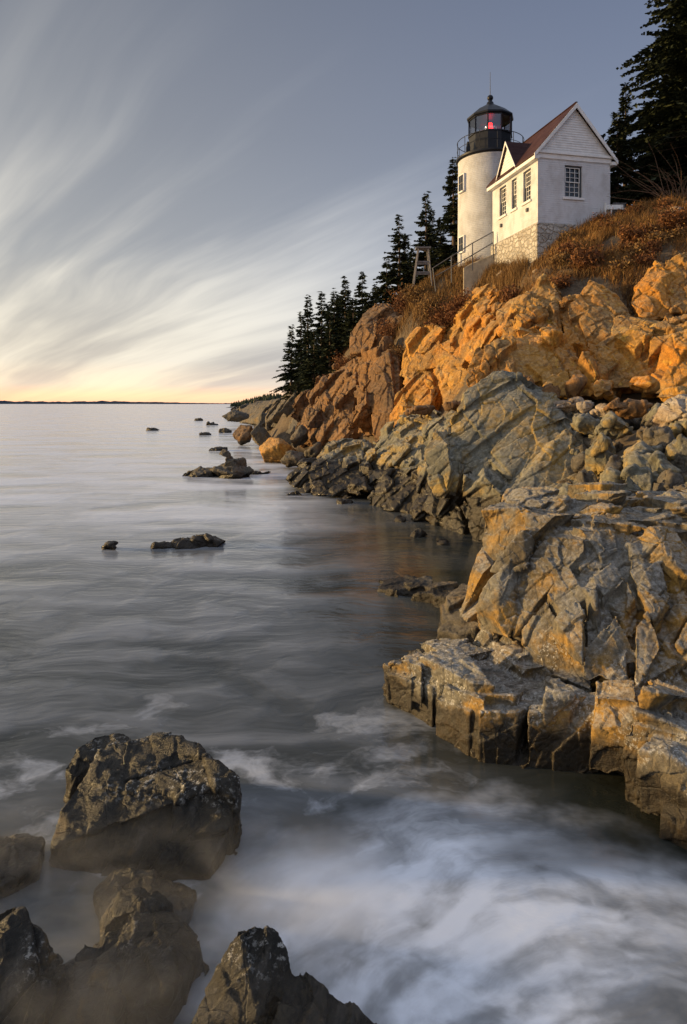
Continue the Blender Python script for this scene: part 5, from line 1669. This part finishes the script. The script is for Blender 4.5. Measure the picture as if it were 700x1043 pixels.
slope = [PX(515, 32.3), PX(548, 34.6), PX(620, 35.3), PX(660, 36.5), PX(800, 37), PX(820, 27), PX(700, 27.5), PX(640, 28.3), PX(600, 28.6), PX(560, 29.4), PX(530, 31)]
grass('dry_grass', slope, 5200, 12, 0.28, 0.62, M_GRASS, 11, 'dry orange brown grass covering the slope under the house')
grass('dry_grass', [PX(386, 56), PX(420, 47), PX(470, 43), PX(505, 39.9), PX(548, 34.7), PX(530, 31.5), PX(500, 33), PX(470, 37), PX(438, 40.5), PX(405, 44.2), PX(392, 47)], 5200, 10, 0.30, 0.75, M_STRAW, 12,
      'straw coloured grass on the bank under the handrail')
grass('dry_grass', [PX(300, 64), PX(345, 53), PX(395, 46), PX(480, 44), PX(480, 60), PX(300, 75)], 2600, 8, 0.25, 0.6, M_SHRUB, 13, 'brown undergrowth beneath the spruces')


def shrub(px, Y, rx, rz, seed, label, mat, n=1600, leaf=0.10, group='brown shrubs on the bank'):
    rng = np.random.default_rng(seed)
    x_, = ((px - CX) / F * Y,)
    zb = h1(x_, Y) - 0.1
    root = empty('shrub', (x_, Y, zb))
    tag(root, label, 'shrub', group)
    st_ = MB()
    tips = []
    for k in range(26):
        a = rng.uniform(0, 6.283)
        e = np.array([math.cos(a) * rx * rng.uniform(0.3, 1), math.sin(a) * rx * rng.uniform(0.3, 1), rz * rng.uniform(0.55, 1.12)])
        mid = e * [0.4, 0.4, 0.55]
        st_.tube((0, 0, 0), mid, 0.025, 0.015, 4)
        st_.tube(mid, e, 0.015, 0.005, 4)
        tips.append((mid, e))
    st_.build('stems', M_TWIG, root)
    V, T_ = [], []
    for k in range(n):
        m0, e = tips[rng.integers(0, len(tips))]
        c_ = m0 + (e - m0) * rng.uniform(0, 1.05) + rng.normal(0, 0.13 * rx + 0.05, 3)
        if c_[2] < 0: continue
        u_ = rng.normal(0, 1, 3)
        u_ /= np.linalg.norm(u_)
        w_ = np.cross(u_, rng.normal(0, 1, 3))
        w_ /= np.linalg.norm(w_) + 1e-6
        s_ = leaf * rng.uniform(0.5, 1.2)
        i = len(V)
        V += [c_ - u_ * s_, c_ + w_ * s_ * 0.35, c_ + u_ * s_, c_ - w_ * s_ * 0.35]
        T_ += [(i, i + 1, i + 2), (i, i + 2, i + 3)]
    link('foliage', np_mesh('foliage', V, T_), mat, root)


for k, (px, Y, rx, rz, lab, mt) in enumerate([
        (352, 51, 1.2, 1.3, 'russet shrub left of the rock pillar', M_SHRUB), (340, 53, 1.2, 1.2, 'russet shrub under the left row of spruces', M_SHRUB),
        (398, 46, 1.2, 1.7, 'reddish shrub behind the rock pillar top', M_SHRUB), (412, 45.5, 1.2, 1.6, 'reddish shrub left of the timber stand', M_SHRUB),
        (424, 43.2, 1.0, 1.1, 'straw shrub below the timber stand', M_STRAW), (440, 41.8, 1.2, 1.3, 'straw shrub right of the timber stand', M_STRAW),
        (452, 40.6, 1.1, 1.4, 'russet shrub under the lower end of the handrail', M_SHRUB), (465, 39.4, 1.1, 1.6, 'russet shrub in front of the concrete steps', M_SHRUB),
        (478, 38.8, 1.1, 1.3, 'low russet shrub at the foot of the concrete side wall', M_SHRUB), (492, 37.6, 0.7, 0.7, 'small straw shrub below the stone base of the house', M_STRAW),
        (525, 33.5, 0.8, 0.9, 'dark shrub under the near corner of the house', M_SHRUB), (600, 31.0, 0.9, 0.9, 'russet shrub midway down the grass slope', M_SHRUB),
        (650, 31.5, 0.9, 0.8, 'dark brown shrub on the right half of the grass slope', M_SHRUB), (690, 31.0, 1.0, 0.9, 'brown shrub at the right edge of the grass slope', M_SHRUB),
        (432, 39.8, 1.0, 1.0, 'golden straw shrub at the edge of the cliff', M_STRAW), (410, 42.4, 0.9, 0.9, 'straw shrub by the right side of the rock pillar', M_STRAW)]):
    shrub(px, Y, rx, rz, 900 + k, lab, mt)
rs_ = np.random.default_rng(88)
for k in range(22):
    Y_ = rs_.uniform(29.5, 35.0)
    px_ = rs_.uniform(555 + (35 - Y_) * 2, 715)
    shrub(px_, Y_, rs_.uniform(0.35, 0.75), rs_.uniform(0.35, 0.7), 960 + k, 'small russet scrub bush on the grass slope below the house', M_SHRUB if k % 3 else M_STRAW, n=700, leaf=0.08, group='scrub bushes on the grass slope')
# bare twiggy bush in front of the dark trees
rng = np.random.default_rng(5)
q = P(692, 205, 35.5)
bb = MB()
for k in range(46):
    a = Vector((rng.normal(0, 0.15), rng.normal(0, 0.15), 0))
    dv = Vector((rng.normal(-0.25, 0.6), rng.normal(0, 0.4), rng.uniform(0.6, 1.6)))
    for j in range(4):
        b3 = a + dv * 0.62
        bb.tube(a, b3, 0.022 * (1 - j * 0.22), 0.022 * (0.78 - j * 0.22) + 0.003, 4)
        a = b3
        dv = dv * 0.9 + Vector((rng.normal(-0.1, 0.35), rng.normal(0, 0.3), rng.normal(-0.15, 0.2)))
o = bb.build('bare_bush', M_TWIG)
o.location = (q.x, q.y, h1(q.x, q.y) - 0.1)
tag(o, 'leafless twiggy bush in front of the dark spruces at the right edge', 'bush')
# stones lying in the grass
for k, (px, py, Y, r_, lab) in enumerate([(688, 207, 33, 0.5, 'pale grey stone in the grass at the right edge'), (514, 265, 37.5, 0.45, 'rounded grey stone against the stone base of the house'),
                                          (507, 272, 37, 0.35, 'small pale stone in the grass below the house'), (566, 290, 29.6, 0.4, 'pale stone at the top of the orange crag'),
                                          (697, 203, 34, 0.4, 'second pale stone behind the grey one at the right edge'), (545, 262, 33.4, 0.3, 'half buried stone beneath the near house corner')]):
    q = P(px, py, Y)
    q.z = h1(q.x, q.y) + r_ * 0.25
    rock('stone', [lump(q, (r_, r_ * 0.8, r_ * 0.6), 300 + k, 12)], 0.04, scaled(SMALL_L, 0.7), M_PALE, lab, 'stone', seed=300 + k, rough=0.02, rscale=4)

# ------------------------------------------------------------------ far shore
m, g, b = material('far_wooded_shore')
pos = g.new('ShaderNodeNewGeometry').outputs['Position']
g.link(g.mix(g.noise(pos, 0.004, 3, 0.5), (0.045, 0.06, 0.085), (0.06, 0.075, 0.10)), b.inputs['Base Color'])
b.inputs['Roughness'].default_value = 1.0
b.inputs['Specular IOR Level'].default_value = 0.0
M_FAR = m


def ridge(name, x0, x1, Y, hs, depth, mat, seed, n=240):
    rng = np.random.default_rng(seed)
    xs = np.linspace(x0, x1, n)
    t = np.linspace(0, 1, n)
    prof = np.interp(t, np.linspace(0, 1, len(hs)), hs)
    p = np.stack([xs / (x1 - x0) * 60, xs * 0, xs * 0 + seed], 1).astype(np.float32)
    prof = np.maximum(prof * (1 + 0.25 * fbm(p, 4, seed)), 0.0)
    V = []
    for i in range(n):
        V += [(xs[i], Y, -1), (xs[i], Y + depth * 0.25, prof[i] * 0.7), (xs[i], Y + depth * 0.5, prof[i]), (xs[i], Y + depth, -1)]
    Q = []
    for i in range(n - 1):
        for j in range(3):
            a = i * 4 + j
            Q.append((a, a + 4, a + 5, a + 1))
    return link(name, np_mesh(name, V, Q), mat)


tag(ridge('distant_hills', -5200, -1250, 6500, [3, 20, 24, 18, 26, 28, 23, 27, 20, 13, 6], 500, M_FAR, 21), kind='structure')
tag(ridge('distant_hills', -1500, -300, 5200, [0, 5, 7, 8, 6, 8, 9, 7, 4, 0], 300, M_FAR, 23), kind='structure')
# wooded headland just left of the cliff
hl = ridge('headland', -112, -30, 640, [0.3, 1.5, 2.2, 2.6, 3.0, 3.2, 3.4], 60, M_SOIL, 25)
tag(hl, kind='structure')
rng = np.random.default_rng(77)
V, T_ = [], []
for k in range(420):
    x_ = rng.uniform(-108, -30)
    t = (x_ + 112) / 82
    y_ = 640 + rng.uniform(10, 45)
    hgt = (3.4 + 6.5 * min(1, t * 2.2)) * rng.uniform(0.7, 1.15)
    zb = 0.4 + 2.2 * min(1, t * 2)
    for j in range(5):
        zc0 = zb + hgt * (0.12 + 0.17 * j)
        rr_ = hgt * 0.30 * (1 - 0.17 * j)
        i = len(V)
        m7 = 7
        V += [(x_ + rr_ * math.cos(q) * rng.uniform(0.6, 1.2), y_ + rr_ * math.sin(q) * rng.uniform(0.6, 1.2), zc0 - 0.05 * hgt) for q in np.linspace(0, 6.283, m7, endpoint=False)] + [(x_, y_, zc0 + hgt * 0.26)]
        T_ += [(i + q, i + (q + 1) % m7, i + m7) for q in range(m7)]
fw = link('forest', np_mesh('forest', V, T_), M_NEEDLE)
tag(fw, 'far dark line of woods on the headland left of the cliff', 'woods', None, 'stuff')
